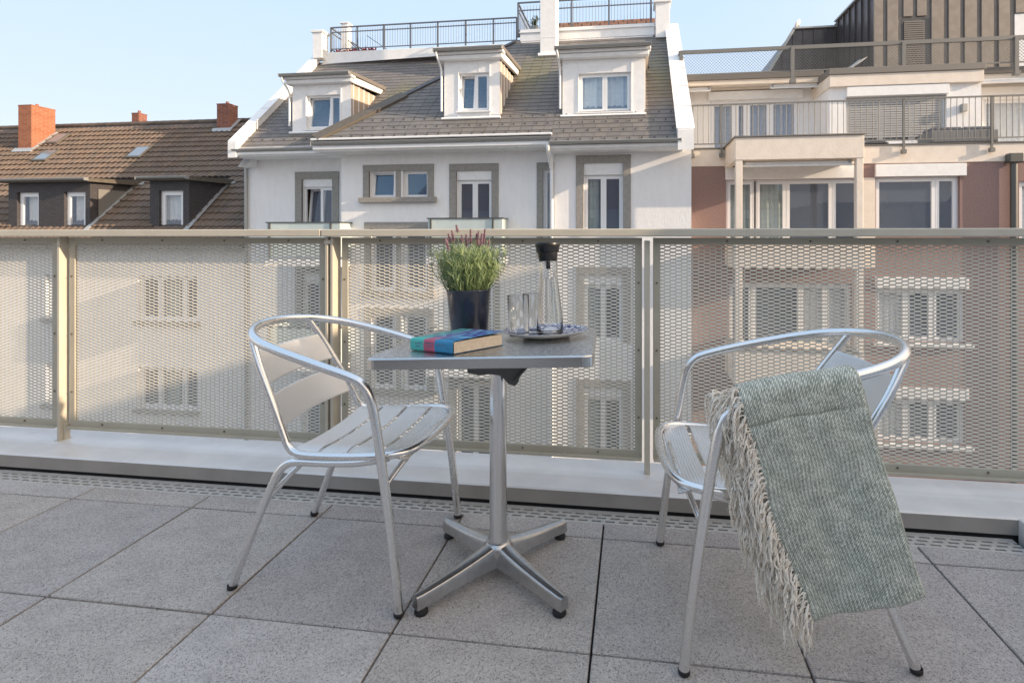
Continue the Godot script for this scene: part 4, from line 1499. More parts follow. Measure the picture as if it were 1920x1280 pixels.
# ---------------------------------------------------------------- the white house in the middle
func dormer(h: Node3D, x0: float, x1: float, d: float, y0: float, y1: float, b: float, win: Array, split: float, tilt: Array, curtains: Array, eave := 0.27) -> void:
	# box dormer on the plane y = 0.9 d + b: panelled front, timber cheek, flat roof that falls back
	var z := -d
	var W := window(h, win[0], win[1], win[2], win[3], z, {"fw": 0.05, "rec": 0.10, "glazing": "pane_coated", "split": [split], "tilt": tilt, "curtains": curtains})
	var mb := MB.new()
	wall_face(mb, x0, x1, y0, y1, z, [W], 0.2)
	mb.box(Vector3((x0 + x1) / 2, y0 - 0.02, z + 0.05), Vector3(x1 - x0 + 0.08, 0.05, 0.14), Basis(Vector3.RIGHT, -0.5))
	var part_ := wpart("dormer_front", mb, M.white_paint, h)
	# cover strips between the panels of the front
	mb = MB.new()
	for x in [win[0] - 0.012, win[1] + 0.012]:
		mb.bb(x - 0.012, x + 0.012, y0 + 0.02, y1, z + 0.001, z + 0.02)
	for f in [0.33, 0.66]:
		var x := lerpf(win[0], win[1], f)
		mb.bb(x - 0.005, x + 0.005, win[3] + 0.03, y1, z + 0.001, z + 0.01)
	mb.bb(win[0] - 0.06, win[1] + 0.06, win[2] - 0.05, win[2] - 0.015, z + 0.001, z + 0.06)
	mb.bb(x0, x1, win[2] - 0.115, win[2] - 0.105, z + 0.001, z + 0.012)
	wpart("front_strips", mb, M.white_paint, part_)
	# cheeks down to the roof plane, the right one boarded
	var dt := (y1 - b) / 0.9
	for x in [x0, x1]:
		mb = MB.new()
		if x == x1:
			mb.tri(Vector3(x, y0 - 0.1, z), Vector3(x, y0 - 0.1, z - 0.01), Vector3(x, y1, z))
			mb.tri(Vector3(x, y0 - 0.1, z), Vector3(x, y1, -dt), Vector3(x, y1, z))
		else:
			mb.tri(Vector3(x, y0 - 0.1, z), Vector3(x, y1, z), Vector3(x, y1, -dt))
		var ck := wpart("dormer_cheek", mb, M.timber_cheek, h)
		if x == x1:
			var n := 5
			for k in n:
				var f := (k + 0.35) / n
				var dd := lerpf(d, dt, f)
				mb = MB.new()
				mb.bb(x + 0.001, x + 0.022, 0.9 * dd + b, y1, -dd - 0.016, -dd + 0.016)
				wpart("batten", mb, M.white_paint, ck)
	# roof slab with white eaves mould and grey edge
	mb = MB.new()
	var oe := 0.15
	var fr := 0.0
	mb.cbox(Vector3((x0 + x1) / 2, y1 + 0.055, z + 0.09), Vector3(x1 - x0 + oe * 1.4, 0.11, 0.20), 0.012)
	mb.cbox(Vector3((x0 + x1) / 2, y1 + 0.155, z + 0.14), Vector3(x1 - x0 + oe * 2.0, 0.075, 0.26), 0.015)
	wpart("eaves_mould", mb, M.white_paint, h)
	var dr := (y1 + 0.36 - b) / 0.9
	mb = MB.new()
	var poly := PackedVector2Array([Vector2(-d + 0.30, y1 + 0.19), Vector2(-d + 0.30, y1 + 0.27), Vector2(-dr - 0.1, y1 + 0.42), Vector2(-dr - 0.1, y1 + 0.30)])
	mb.prism(poly, Vector3(x0 - oe, 0, 0), Vector3.BACK, Vector3.UP, Vector3.RIGHT * (x1 - x0 + oe * 2.0))
	wpart("dormer_roof", mb, M.cladding_recess, h)
	mb = MB.new()
	poly = PackedVector2Array([Vector2(-d + 0.02, y1 + 0.0), Vector2(-d + 0.02, y1 + 0.17), Vector2(-dr, y1 + 0.31), Vector2(-dr + 0.13, y1 + 0.13)])
	for x in [x1 + 0.02, x0 - 0.10]:
		mb = MB.new()
		mb.prism(poly, Vector3(x, 0, 0), Vector3.BACK, Vector3.UP, Vector3.RIGHT * 0.08)
		wpart("verge_board", mb, M.white_paint, h)
	# gutter in front and a pipe down the left edge
	gutter(h, x0 - oe, x1 + oe, y1 + 0.225, z + 0.37)
	mb = MB.new()
	mb.tube(catmull([Vector3(x0 - oe + 0.06, y1 + 0.16, z + 0.37), Vector3(x0 - oe + 0.07, y1 + 0.04, z + 0.33), Vector3(x0 - 0.06, y1 - 0.2, z + 0.08), Vector3(x0 - 0.055, y1 - 0.5, z + 0.06), Vector3(x0 - 0.055, y0 + 0.2, z + 0.06)], 5), 0.028, 8)
	wpart("downpipe", mb, M.white_paint, h)

func glass_balcony(h: Node3D, x0: float, x1: float, y0: float, y1: float, z: float, zw: float) -> void:
	# small balcony: slab, glass front and right side, dark rail and posts
	var mb := MB.new()
	mb.cbox(Vector3((x0 + x1) / 2, y0 - 0.09, (z + zw) / 2), Vector3(x1 - x0 + 0.1, 0.18, z - zw + 0.05), 0.01)
	var bal := wpart("balcony", mb, M.stucco_white, h)
	mb = MB.new()
	var t := 0.02
	mb.bb(x0, x1, y0 + 0.08, y1 - 0.03, z - t, z)
	mb.bb(x1 - t, x1, y0 + 0.08, y1 - 0.03, zw, z - t - 0.002)
	mb.bb(x0, x0 + t, y0 + 0.08, y1 - 0.03, zw, z - t - 0.002)
	wpart("glass_screen", mb, M.frosted, bal)
	mb = MB.new()
	mb.bb(x0 - 0.03, x1 + 0.03, y1 - 0.03, y1, z - 0.03, z + 0.02)
	mb.bb(x1 - 0.02, x1 + 0.03, y1 - 0.03, y1, zw, z - 0.031)
	mb.bb(x0 - 0.03, x0 + 0.02, y1 - 0.03, y1, zw, z - 0.031)
	for f in [0.04, 0.88]:
		var x := lerpf(x0, x1, f)
		mb.bb(x - 0.02, x + 0.02, y0, y1 - 0.031, z + 0.001, z + 0.035)
	wpart("balcony_rail", mb, M.dark_metal, bal)

func build_white_house() -> void:
	var h := thing("apartment_house", "white rendered house with grey slate roof and three white dormers, in the middle", "house", Vector3(-5, -12, -16))
	var MBb := -8.45
	var LBb := -9.33
	var mb := MB.new()
	# left wing, set back
	var holes := []
	holes.append(window(h, -9.64, -8.68, 0.35, 2.66, -15.0, {"split": [0.55], "tilt": [0], "box": 0.23, "rec": 0.14, "room": M.room_red}))
	surround(h, -9.64, -8.68, 0.35, 2.66, -15.0, 0.21)
	holes.append(window(h, -9.64, -8.68, -2.4, -0.1, -15.0, {"split": [0.55], "box": 0.23, "rec": 0.14}))
	surround(h, -9.64, -8.68, -2.4, -0.1, -15.0, 0.21)
	holes.append(window(h, -9.64, -8.68, -5.2, -2.9, -15.0, {"split": [0.55], "box": 0.23, "rec": 0.14}))
	wall_face(mb, -11.45, -7.6, -12, 3.30, -15.0, holes)
	mb.quad(Vector3(-11.45, -12, -24), Vector3(-11.45, -12, -15), Vector3(-11.45, 3.3, -15), Vector3(-11.45, 3.3, -24))
	# middle part
	holes = []
	var wz := -14.0
	holes.append(window(h, -7.035, -6.335, 2.02, 2.73, wz, {"fw": 0.045, "tilt": [0], "rec": 0.15, "glazing": "pane_coated"}))
	holes.append(window(h, -6.085, -5.385, 2.02, 2.73, wz, {"fw": 0.045, "rec": 0.15, "glazing": "pane_coated"}))
	surround(h, -7.035, -5.385, 2.02, 2.73, wz, 0.17, {"posts": [0.5], "sill": true})
	holes.append(window(h, -4.60, -3.64, 0.45, 2.70, wz, {"split": [0.5], "box": 0.24, "rec": 0.13, "room": M.room_red, "curtains": []}))
	surround(h, -4.60, -3.64, 0.45, 2.70, wz, 0.185)
	holes.append(window(h, -2.28, -1.6, 0.45, 2.72, wz, {"rec": 0.13, "curtains": [[0.0, 1.0, "curtain"]]}))
	surround(h, -2.28, -1.3, 0.45, 2.72, wz, 0.16)
	for s in [[-0.49, 0.74], [-3.12, -1.56]]:
		holes.append(window(h, -7.0, -6.33, s[0], s[1] + 0.45, wz, {"rec": 0.13}))
		holes.append(window(h, -6.10, -5.40, s[0], s[1] + 0.45, wz, {"rec": 0.13}))
		surround(h, -7.0, -5.40, s[0], s[1] + 0.45, wz, 0.17, {"posts": [0.5], "sill": true})
	holes.append(window(h, -4.6, -3.6, -2.4, -0.1, wz, {"split": [0.5], "rec": 0.13}))
	holes.append(window(h, -4.6, -3.6, -5.2, -2.9, wz, {"split": [0.5], "rec": 0.13}))
	surround(h, -4.6, -3.6, -2.4, -0.1, wz, 0.185)
	surround(h, -4.6, -3.6, -5.2, -2.9, wz, 0.185)
	wall_face(mb, -7.84, -1.4, -12, 3.25, wz, holes)
	mb.quad(Vector3(-7.84, -12, -15.1), Vector3(-7.84, -12, wz), Vector3(-7.84, 3.25, wz), Vector3(-7.84, 3.25, -15.1))
	# right part, a little forward
	holes = []
	wz = -13.6
	holes.append(window(h, -1.19, -0.22, 1.0, 2.79, wz, {"split": [0.5], "box": 0.29, "rec": 0.13, "curtains": [[0.05, 0.36, "curtain_green"]]}))
	surround(h, -1.19, -0.22, 1.0, 2.79, wz, 0.19)
	for s in [[-1.63, 0.03], [-4.4, -2.75]]:
		holes.append(window(h, -1.19, -0.22, s[0], s[1], wz, {"split": [0.5], "box": 0.25, "rec": 0.13, "curtains": [[0.05, 0.36, "curtain_green"]]}))
		surround(h, -1.19, -0.22, s[0], s[1], wz, 0.19)
	wall_face(mb, -1.93, 1.42, -12, 3.15, wz, holes)
	mb.quad(Vector3(-1.93, -12, -14.1), Vector3(-1.93, -12, wz), Vector3(-1.93, 3.2, wz), Vector3(-1.93, 3.2, -14.1))
	mb.quad(Vector3(1.42, -12, wz), Vector3(1.42, -12, -24), Vector3(1.42, 3.15, -24), Vector3(1.42, 3.15, wz))
	mb.quad(Vector3(1.42, -12, -24), Vector3(-11.45, -12, -24), Vector3(-11.45, 7.1, -24), Vector3(1.42, 7.1, -24))
	wpart("wall", mb, M.stucco_white, h)
	# soffits and eaves mouldings
	mb = MB.new()
	for s in [[-11.25, -7.9, 3.30, -15.0, -14.22], [-8.2, -1.95, 3.24, -14.0, -13.30], [-1.98, 1.20, 3.10, -13.6, -13.05]]:
		mb.bb(s[0], s[1], s[2] - 0.06, s[2], s[3], s[4])
		mb.cbox(Vector3((s[0] + s[1]) / 2, s[2] + 0.02, s[4] + 0.02), Vector3(s[1] - s[0] + 0.04, 0.10, 0.10), 0.02)
		mb.bb(s[0] + 0.02, s[1] - 0.02, s[2] + 0.06, s[2] + 0.20, s[4] - 0.06, s[4] + 0.005)
	wpart("eaves", mb, M.white_paint, h)
	gutter(h, -11.2, -7.95, 3.43, -14.13)
	gutter(h, -8.22, -1.95, 3.40, -13.215)
	gutter(h, -1.96, 1.12, 3.22, -12.90)
	# a bright drip edge over the middle gutter
	mb = MB.new()
	mb.cbox(Vector3(-5.08, 3.475, -13.20), Vector3(6.30, 0.055, 0.10), 0.012)
	wpart("eaves_trim", mb, M.white_paint, h)
	# roof planes under the slates
	mb = MB.new()
	var yM := func(d: float) -> float: return 0.9 * d + MBb
	var yL := func(d: float) -> float: return 0.9 * d + LBb
	mb.quad(Vector3(-11.2, yL.call(14.15), -14.15), Vector3(-5.5, yL.call(14.15), -14.15), Vector3(-2.9, yL.call(18.3), -18.3), Vector3(-11.2, yL.call(18.3), -18.3))
	mb.quad(Vector3(-8.2, yM.call(13.2), -13.2), Vector3(-1.95, yM.call(13.2), -13.2), Vector3(-1.95, yM.call(17.5), -17.5), Vector3(-3.7, yM.call(17.5), -17.5))
	mb.quad(Vector3(-1.96, yM.call(12.93), -12.93), Vector3(1.06, yM.call(12.93), -12.93), Vector3(1.06, yM.call(17.5), -17.5), Vector3(-1.96, yM.call(17.5), -17.5))
	# hipped return of the middle roof, facing left
	mb.quad(Vector3(-8.2, yM.call(13.2), -13.2), Vector3(-3.7, yM.call(17.5), -17.5), Vector3(-3.7, yL.call(17.5), -18.3), Vector3(-8.2, yL.call(13.9), -15.2))
	mb.quad(Vector3(-11.2, 7.1, -18.25), Vector3(1.06, 7.1, -17.4), Vector3(1.06, 7.1, -24), Vector3(-11.2, 7.1, -24))
	wpart("roof", mb, M.cladding_recess, h)
	var hipx := func(d: float) -> float: return -8.2 + (d - 13.2) * 1.047
	slate_field(h, MBb, 13.24, 17.42, func(d): return hipx.call(d), func(_d): return -1.955, 170, 5, [[-3.0, 15.6, 0.75, 1.3]])
	slate_field(h, MBb, 12.96, 17.42, func(_d): return -1.95, func(_d): return 1.05, 120, 6, [[0.62, 15.4, 0.45, 1.5]])
	slate_field(h, LBb, 14.18, 18.25, func(_d): return -11.18, func(d): return minf(-5.2, hipx.call(d) + 1.0), 0, 7, [[-7.4, 16.4, 0.5, 0.7]])
	# hip capping: wide below, narrow above
	mb = MB.new()
	var up := Vector3(0, 0.05, 0.02)
	mb.bar(Vector3(hipx.call(13.25), yM.call(13.25), -13.25) + up, Vector3(hipx.call(14.9), yM.call(14.9), -14.9) + up, 0.34, 0.06, Vector3(0, 1, 0.9))
	wpart("hip_cap", mb, M.hip_cap, h)
	mb = MB.new()
	mb.bar(Vector3(hipx.call(14.9), yM.call(14.9), -14.9) + up * 0.6, Vector3(hipx.call(17.45), yM.call(17.45), -17.45) + up * 0.6, 0.12, 0.05, Vector3(0, 1, 0.9))
	wpart("hip_cap", mb, M.cladding_side, h)
	# snow hooks on the lower courses
	mb = MB.new()
	for row in 4:
		for k in 30:
			var d := 13.02 + 0.29 * row
			var x := -7.6 + 0.29 * k + (0.145 if row % 2 else 0.0)
			if x > 1.0 or (x < -1.9 and row < 1) or x < hipx.call(d) + 0.15:
				continue
			mb.bb(x - 0.014, x + 0.014, yM.call(d) + 0.01, yM.call(d) + 0.05, -d - 0.02, -d + 0.02)
	for k in 9:
		mb.bb(-10.9 + 0.34 * k, -10.87 + 0.34 * k, yL.call(14.5) + 0.01, yL.call(14.5) + 0.05, -14.52, -14.48)
	wpart("snow_hooks", mb, M.dark_metal, h, "stuff")
	# dormers
	dormer(h, -9.80, -7.98, 14.78, 3.97, 5.36, LBb, [-9.36, -8.30, 4.08, 5.06], 0.66, [0], [])
	dormer(h, -4.90, -3.40, 13.91, 4.05, 5.56, MBb, [-4.50, -3.68, 4.26, 5.25], 0.52, [0], [])
	dormer(h, -1.76, 0.31, 13.90, 4.02, 5.46, MBb, [-1.34, -0.03, 4.13, 5.11], 0.5, [], [[0.05, 0.5, "curtain"], [0.5, 0.97, "curtain"]])
	# gable parapets
	for s in [[-11.33, -11.08, LBb, 14.10, 18.3, 0.27], [1.04, 1.40, MBb, 12.86, 17.5, 0.30]]:
		mb = MB.new()
		var bq: float = s[2]
		var poly := PackedVector2Array([Vector2(-s[3], 0.9 * s[3] + bq - 0.16), Vector2(-s[3], 0.9 * s[3] + bq + s[5]), Vector2(-s[4], 0.9 * s[4] + bq + s[5]), Vector2(-s[4], 0.9 * s[4] + bq - 0.9)])
		mb.prism(poly, Vector3(s[0], 0, 0), Vector3.BACK, Vector3.UP, Vector3.RIGHT * (s[1] - s[0]))
		mb.quad(Vector3(s[0], 3, -24), Vector3(s[0], 3, -14.5), Vector3(s[0], 7.2, -18.3), Vector3(s[0], 7.2, -24))
		mb.quad(Vector3(s[1], 3, -24), Vector3(s[1], 3, -14.5), Vector3(s[1], 7.2, -18.3), Vector3(s[1], 7.2, -24))
		var gp := wpart("gable_parapet", mb, M.white_paint, h)
		# overlapping metal sheets on its slope
		for k in 6:
			var a := lerpf(s[3], s[4], k / 6.0) + 0.02
			var e := lerpf(s[3], s[4], (k + 1) / 6.0)
			mb = MB.new()
			mb.bar(Vector3((s[0] + s[1]) / 2, 0.9 * a + bq + s[5] + 0.012, -a), Vector3((s[0] + s[1]) / 2, 0.9 * e + bq + s[5] + 0.006, -e), s[1] - s[0] + 0.05, 0.014)
			wpart("coping_sheet", mb, M.white_paint, gp)
	for s in [[Vector3(-11.02, 7.75, -18.25), Vector3(0.36, 0.95, 0.4)], [Vector3(0.93, 7.65, -17.45), Vector3(0.42, 1.12, 0.6)]]:
		mb = MB.new()
		mb.cbox(s[0], s[1], 0.01)
		mb.cbox(s[0] + Vector3(0, s[1].y * 0.5 - 0.01, 0), s[1] * Vector3(1.28, 0, 1.2) + Vector3(0, 0.09, 0), 0.01)
		wpart("parapet_pier", mb, M.white_paint, h)
	mb = MB.new()
	mb.cbox(Vector3(-10.45, 7.9, -19.0), Vector3(0.26, 1.75, 0.26), 0.01)
	mb.cbox(Vector3(-10.45, 8.79, -19.0), Vector3(0.34, 0.05, 0.34), 0.01)
	wpart("chimney", mb, M.white_paint, h)
	mb = MB.new()
	mb.cbox(Vector3(-2.54, 8.1, -16.85), Vector3(0.50, 4.2, 0.55), 0.012)
	mb.box(Vector3(-2.54, 6.48, -16.60), Vector3(0.60, 0.10, 0.22), Basis(Vector3.RIGHT, -0.4))
	mb.cbox(Vector3(-2.54, 7.05, -16.85), Vector3(0.515, 0.018, 0.565), 0.003)
	wpart("chimney", mb, M.white_paint, h)
	# roof terrace: upstand and railings
	mb = MB.new()
	mb.cbox(Vector3(-7.33, 7.32, -18.42), Vector3(7.3, 0.44, 0.24), 0.012)
	mb.cbox(Vector3(-7.33, 7.10, -18.28), Vector3(7.3, 0.05, 0.10), 0.01)
	mb.cbox(Vector3(-1.45, 7.44, -17.62), Vector3(4.3, 0.46, 0.3), 0.012)
	mb.cbox(Vector3(-1.45, 7.56, -17.60), Vector3(4.36, 0.03, 0.34), 0.006)
	mb.cbox(Vector3(-1.45, 7.22, -17.44), Vector3(4.2, 0.05, 0.10), 0.01)
	wpart("terrace_upstand", mb, M.white_paint, h)
	metal_railing(h, Vector3(-10.68, 7.56, -18.36), Vector3(-3.9, 7.56, -18.36), 0.87, [0.0, 0.148, 0.295, 0.44, 0.587, 0.735, 0.88, 1.0], 0.092, {"low": 0.10, "second": 0.70, "bar_top": 0.80, "th": 0.05, "drop": 0.16, "foot": true, "br": 0.007, "mat": M.rail_slate})
	metal_railing(h, Vector3(-10.68, 7.56, -18.36), Vector3(-10.68, 7.56, -21.5), 0.87, [1.0], 0.12, {"low": 0.10, "second": 0.70, "bar_top": 0.80, "th": 0.05, "br": 0.007, "mat": M.rail_slate})
	metal_railing(h, Vector3(-3.68, 7.62, -17.55), Vector3(0.66, 7.62, -17.55), 0.95, [0.0, 0.18, 0.405, 0.68, 0.985], 0.10, {"low": 0.06, "second": 0.70, "bar_top": 0.86, "th": 0.05, "drop": 0.1, "foot": true, "br": 0.007, "mat": M.rail_slate})
	metal_railing(h, Vector3(-3.68, 7.62, -17.55), Vector3(-3.68, 7.62, -21.5), 0.95, [1.0], 0.12, {"low": 0.06, "second": 0.70, "bar_top": 0.86, "th": 0.05, "br": 0.007, "mat": M.rail_slate})
	# slender stay behind the left railing
	mb = MB.new()
	mb.bar(Vector3(-9.6, 8.3, -18.9), Vector3(-8.6, 7.6, -18.9), 0.02, 0.02)
	mb.bar(Vector3(-10.5, 8.35, -18.9), Vector3(-9.9, 7.75, -18.9), 0.03, 0.03)
	wpart("handrail_stay", mb, M.dark_metal, h)
	# glass balconies and pipes
	glass_balcony(h, -9.62, -7.55, 0.36, 1.36, -13.4, -14.98)
	glass_balcony(h, -5.15, -3.22, 0.46, 1.45, -13.4, -13.98)
	glass_balcony(h, -9.62, -7.55, -2.4, -1.4, -13.4, -14.98)
	glass_balcony(h, -5.15, -3.22, -2.4, -1.4, -13.4, -13.98)
	mb = MB.new()
	mb.tube(catmull([Vector3(-1.98, 3.2, -12.92), Vector3(-1.99, 3.05, -12.95), Vector3(-2.0, 2.85, -13.35), Vector3(-1.99, 2.6, -13.5), Vector3(-1.98, 2.0, -13.52), Vector3(-1.98, -12, -13.52)], 6), 0.045, 10)
	wpart("downpipe", mb, M.white_paint, h)
	mb = MB.new()
	mb.tube(PackedVector3Array([Vector3(-11.40, 3.2, -14.93), Vector3(-11.40, -12, -14.93)]), 0.05, 10)
	wpart("downpipe", mb, M.gutter_zinc, h)
	# things that stand on the roof terrace
	var f := thing("flower_box", "long box of red flowers behind the left roof terrace railing", "flower box", Vector3(-9.9, 7.56, -18.7))
	mb = MB.new()
	mb.cbox(Vector3(0, 0.06, 0), Vector3(1.5, 0.12, 0.16), 0.01)
	part("trough", mb, M.terracotta, f)
	mb = MB.new()
	var r := RandomNumberGenerator.new()
	r.seed = 9
	for k in 90:
		mb.box(Vector3(r.randf_range(-0.74, 0.74), r.randf_range(0.10, 0.22), r.randf_range(-0.08, 0.08)), Vector3.ONE * r.randf_range(0.025, 0.05), Basis.from_euler(Vector3(r.randf() * 3, r.randf() * 3, 0)))
	part("blossoms", mb, M.red_flower, f, Transform3D(), "stuff")
	f = thing("planter", "small grey planter with a twiggy shrub beside the white chimney", "planter", Vector3(-3.2, 7.6, -17.9))
	mb = MB.new()
	mb.lathe(Vector3.ZERO, PackedVector2Array([Vector2(0, 0), Vector2(.12, 0), Vector2(.12, 0), Vector2(.15, .30), Vector2(.13, .30), Vector2(.12, .26), Vector2(0, .26)]), 20)
	part("tub", mb, M.gutter_zinc, f)
	mb = MB.new()
	for k in 60:
		var d := Vector3(r.randf() - 0.5, r.randf_range(0.4, 1.6), r.randf() - 0.5).normalized() * r.randf_range(0.1, 0.45)
		mb.bar(Vector3(0, 0.26, 0), Vector3(0, 0.26, 0) + d, 0.008, 0.008)
		mb.box(Vector3(0, 0.26, 0) + d * 0.9, Vector3(0.04, 0.012, 0.03), Basis.from_euler(Vector3(r.randf() * 3, r.randf() * 3, 0)))
	part("shrub", mb, M.green_shrub, f, Transform3D(), "stuff")
	# another roof behind the right half of the terrace
	f = thing("tiled_house", "orange tiled roof of a house just showing behind the roof terrace railing", "house", Vector3(-1, -12, -30))
	mb = MB.new()
	mb.bb(-6, 6, 0, 20, -4, 3.5)
	part("wall", mb, M.stucco_grey, f)
	mb = MB.new()
	mb.prism(PackedVector2Array([Vector2(4.0, 20.2), Vector2(-0.5, 24.9), Vector2(-4.5, 20.2)]), Vector3(-3.3, 0, 0), Vector3.BACK, Vector3.UP, Vector3.RIGHT * 5.6)
	part("roof", mb, M.terracotta, f)

# ---------------------------------------------------------------- the long house on the left
func build_left_house() -> void:
	var h := thing("apartment_house", "long pale house with brown tiled roof and dark slate dormers, at the left", "house", Vector3(-20, -12, -17))
	var b := -12.47
	var yR := func(d: float) -> float: return 0.9 * d + b
	var mb := MB.new()
	var holes := []
	for s in [[-1.66, -0.26], [-4.42, -3.12], [-7.2, -5.9]]:
		holes.append(window(h, -15.41, -13.32, s[0], s[1], -15.3, {"split": [0.34, 0.74], "rec": 0.12, "fw": 0.07, "curtains": [[0.36, 0.60, "curtain_green"]]}))
		holes.append(window(h, -18.78, -18.0, s[0], s[1], -15.3, {"rec": 0.12, "fw": 0.07, "curtains": [[0.1, 0.5, "curtain"]]}))
		holes.append(window(h, -23.4, -21.4, s[0], s[1], -15.3, {"split": [0.34, 0.74], "rec": 0.12, "fw": 0.07}))
		for x in [[-15.5, -13.25], [-18.85, -17.95], [-23.5, -21.3]]:
			var sl := MB.new()
			sl.cbox(Vector3((x[0] + x[1]) / 2, s[0] - 0.07, -15.26), Vector3(x[1] - x[0], 0.12, 0.2), 0.01)
			wpart("sill", sl, M.trim_stone, h)
	wall_face(mb, -32, -11.58, -12, 0.95, -15.3, holes)
	mb.quad(Vector3(-11.58, -12, -15.3), Vector3(-11.58, -12, -25), Vector3(-11.58, 0.95, -25), Vector3(-11.58, 0.95, -15.3))
	wpart("wall", mb, M.stucco_white, h)
	mb = MB.new()
	mb.bb(-32, -11.5, 0.62, 0.80, -15.3, -14.75)
	wpart("eaves", mb, M.trim_stone, h)
	gutter(h, -32, -11.5, 0.84, -14.70)
	# pantiles: each a curved piece that overlaps the one below
	var r := RandomNumberGenerator.new()
	r.seed = 60
	mb = MB.new()
	var up := Vector3(0, 0.9, -1).normalized()
	var nn := Vector3(0, 1, 0.9).normalized()
	var tw := 0.225
	var e := 0.33
	var rows := int((20.1 - 14.72) / (e * 0.743))
	var n0 := Vector2(0, 0)
	for j in rows:
		var d := 14.74 + j * e * 0.743
		for i in 90:
			var x := -31.7 + i * tw
			if x + tw > -11.55:
				continue
			# nothing is laid where the dormers stand
			if d > 15.22 and d < 17.0 and ((x > -20.1 and x < -17.2) or (x > -14.9 and x < -13.7)):
				continue
			var k := r.randf_range(0.84, 1.16)
			mb.col = Color(0.185, 0.130, 0.094) * k
			mb.col = mb.col.lerp(Color(0.14, 0.125, 0.11), r.randf() * 0.5)
			var p := Vector3(x, yR.call(d), -d) + nn * r.randf_range(0.0, 0.006)
			var lo := p + nn * 0.060
			var hi := p + up * (e + 0.04) + nn * 0.006
			var prev := Vector2(0, 0.0)
			for q in 5:
				var u0 := q / 5.0
				var u1 := (q + 1) / 5.0
				var h0 := 0.034 * sin(u0 * PI) * (1.0 if u0 < 0.7 else 0.8) - 0.012 * sin(u0 * TAU)
				var h1 := 0.034 * sin(u1 * PI) - 0.012 * sin(u1 * TAU)
				var a := lo + Vector3.RIGHT * tw * u0 + nn * h0
				var c := lo + Vector3.RIGHT * tw * u1 + nn * h1
				mb.quad(a, c, hi + Vector3.RIGHT * tw * u1 + nn * h1, hi + Vector3.RIGHT * tw * u0 + nn * h0)
				mb.quad(a - nn * 0.045, c - nn * 0.045, c, a)
	wpart("roof_tiles", mb, M.roof_tile, h, "stuff")
	mb = MB.new()
	mb.quad(Vector3(-32, yR.call(14.75), -14.75), Vector3(-11.52, yR.call(14.75), -14.75), Vector3(-11.52, yR.call(20.1), -20.1), Vector3(-32, yR.call(20.1), -20.1))
	mb.quad(Vector3(-11.52, yR.call(20.1), -20.1), Vector3(-11.52, yR.call(14.9), -25.3), Vector3(-32, yR.call(14.9), -25.3), Vector3(-32, yR.call(20.1), -20.1))
	wpart("roof", mb, M.cladding_side, h)
	mb = MB.new()
	for i in 52:
		var x := -31.8 + i * 0.39
		mb.col = Color(0.13, 0.10, 0.078) * r.randf_range(0.8, 1.2)
		mb.tube(PackedVector3Array([Vector3(x, 5.60, -20.1), Vector3(x + 0.41, 5.625, -20.1)]), 0.115, 8, true, 0.10)
	wpart("ridge_tiles", mb, M.roof_tile, h, "stuff")
	# dormers clad in small dark slates
	for s in [[-20.12, -17.08, [[-19.80, -18.98], [-18.03, -17.25]]], [-14.93, -13.57, [[-14.62, -13.78]]]]:
		var ws := []
		for w in s[2]:
			ws.append(window(h, w[0], w[1], 0.75, 2.40, -15.25, {"fw": 0.085, "rec": 0.10, "curtains": [[0.0, 1.0, "curtain"]] if s[2].size() == 1 else [[0.15, 1.0, "curtain"]]}))
		mb = MB.new()
		wall_face(mb, s[0], s[1], 0.6, 2.72, -15.25, ws, 0.2)
		var dt: float = (2.72 - b) / 0.9
		mb.tri(Vector3(s[1], 0.6, -15.25), Vector3(s[1], 2.72, -dt), Vector3(s[1], 2.72, -15.25))
		mb.tri(Vector3(s[0], 0.6, -15.25), Vector3(s[0], 2.72, -15.25), Vector3(s[0], 2.72, -dt))
		wpart("dormer", mb, M.shingle_dark, h)
		mb = MB.new()
		mb.prism(PackedVector2Array([Vector2(-15.02, 2.70), Vector2(-15.02, 2.80), Vector2(-17.2, 2.92), Vector2(-17.0, 2.74)]), Vector3(s[0] - 0.18, 0, 0), Vector3.BACK, Vector3.UP, Vector3.RIGHT * (s[1] - s[0] + 0.36))
		wpart("dormer_roof", mb, M.hip_cap, h)
		gutter(h, s[0] - 0.18, s[1] + 0.18, 2.80, -14.96)
		# lead flashing where the cheek meets the tiles
		mb = MB.new()
		mb.bar(Vector3(s[1] + 0.05, yR.call(15.0) + 0.10, -15.0), Vector3(s[1] + 0.05, yR.call(dt) + 0.10, -dt), 0.16, 0.02, nn)
		mb.box(Vector3(s[1] + 0.12, 2.83, -dt - 0.05), Vector3(0.35, 0.04, 0.3), Basis(Vector3.RIGHT, 0.5))
		wpart("lead_flashing", mb, M.lead, h)
	# chimneys
	for s in [[-24.2, -23.58, 18.68, 19.6, 6.16, "brick_orange"], [-16.15, -15.62, 19.50, 20.0, 6.14, "brick_red"], [-20.95, -20.60, 20.5, 20.9, 6.15, "brick_red"]]:
		mb = MB.new()
		mb.cbox(Vector3((s[0] + s[1]) / 2, (s[4] + 4.2) / 2, -(s[2] + s[3]) / 2), Vector3(s[1] - s[0], s[4] - 4.2, s[3] - s[2]), 0.01)
		var ch := wpart("chimney", mb, M[s[5]], h)
		mb = MB.new()
		mb.cbox(Vector3((s[0] + s[1]) / 2, s[4] + 0.015, -(s[2] + s[3]) / 2), Vector3(s[1] - s[0] + 0.02, 0.045, s[3] - s[2] + 0.02), 0.008)
		mb.tube(PackedVector3Array([Vector3((s[0] + s[1]) / 2, s[4], -(s[2] + s[3]) / 2), Vector3((s[0] + s[1]) / 2, s[4] + 0.16, -(s[2] + s[3]) / 2)]), 0.055, 8)
		wpart("chimney_cap", mb, M[s[5]], ch)
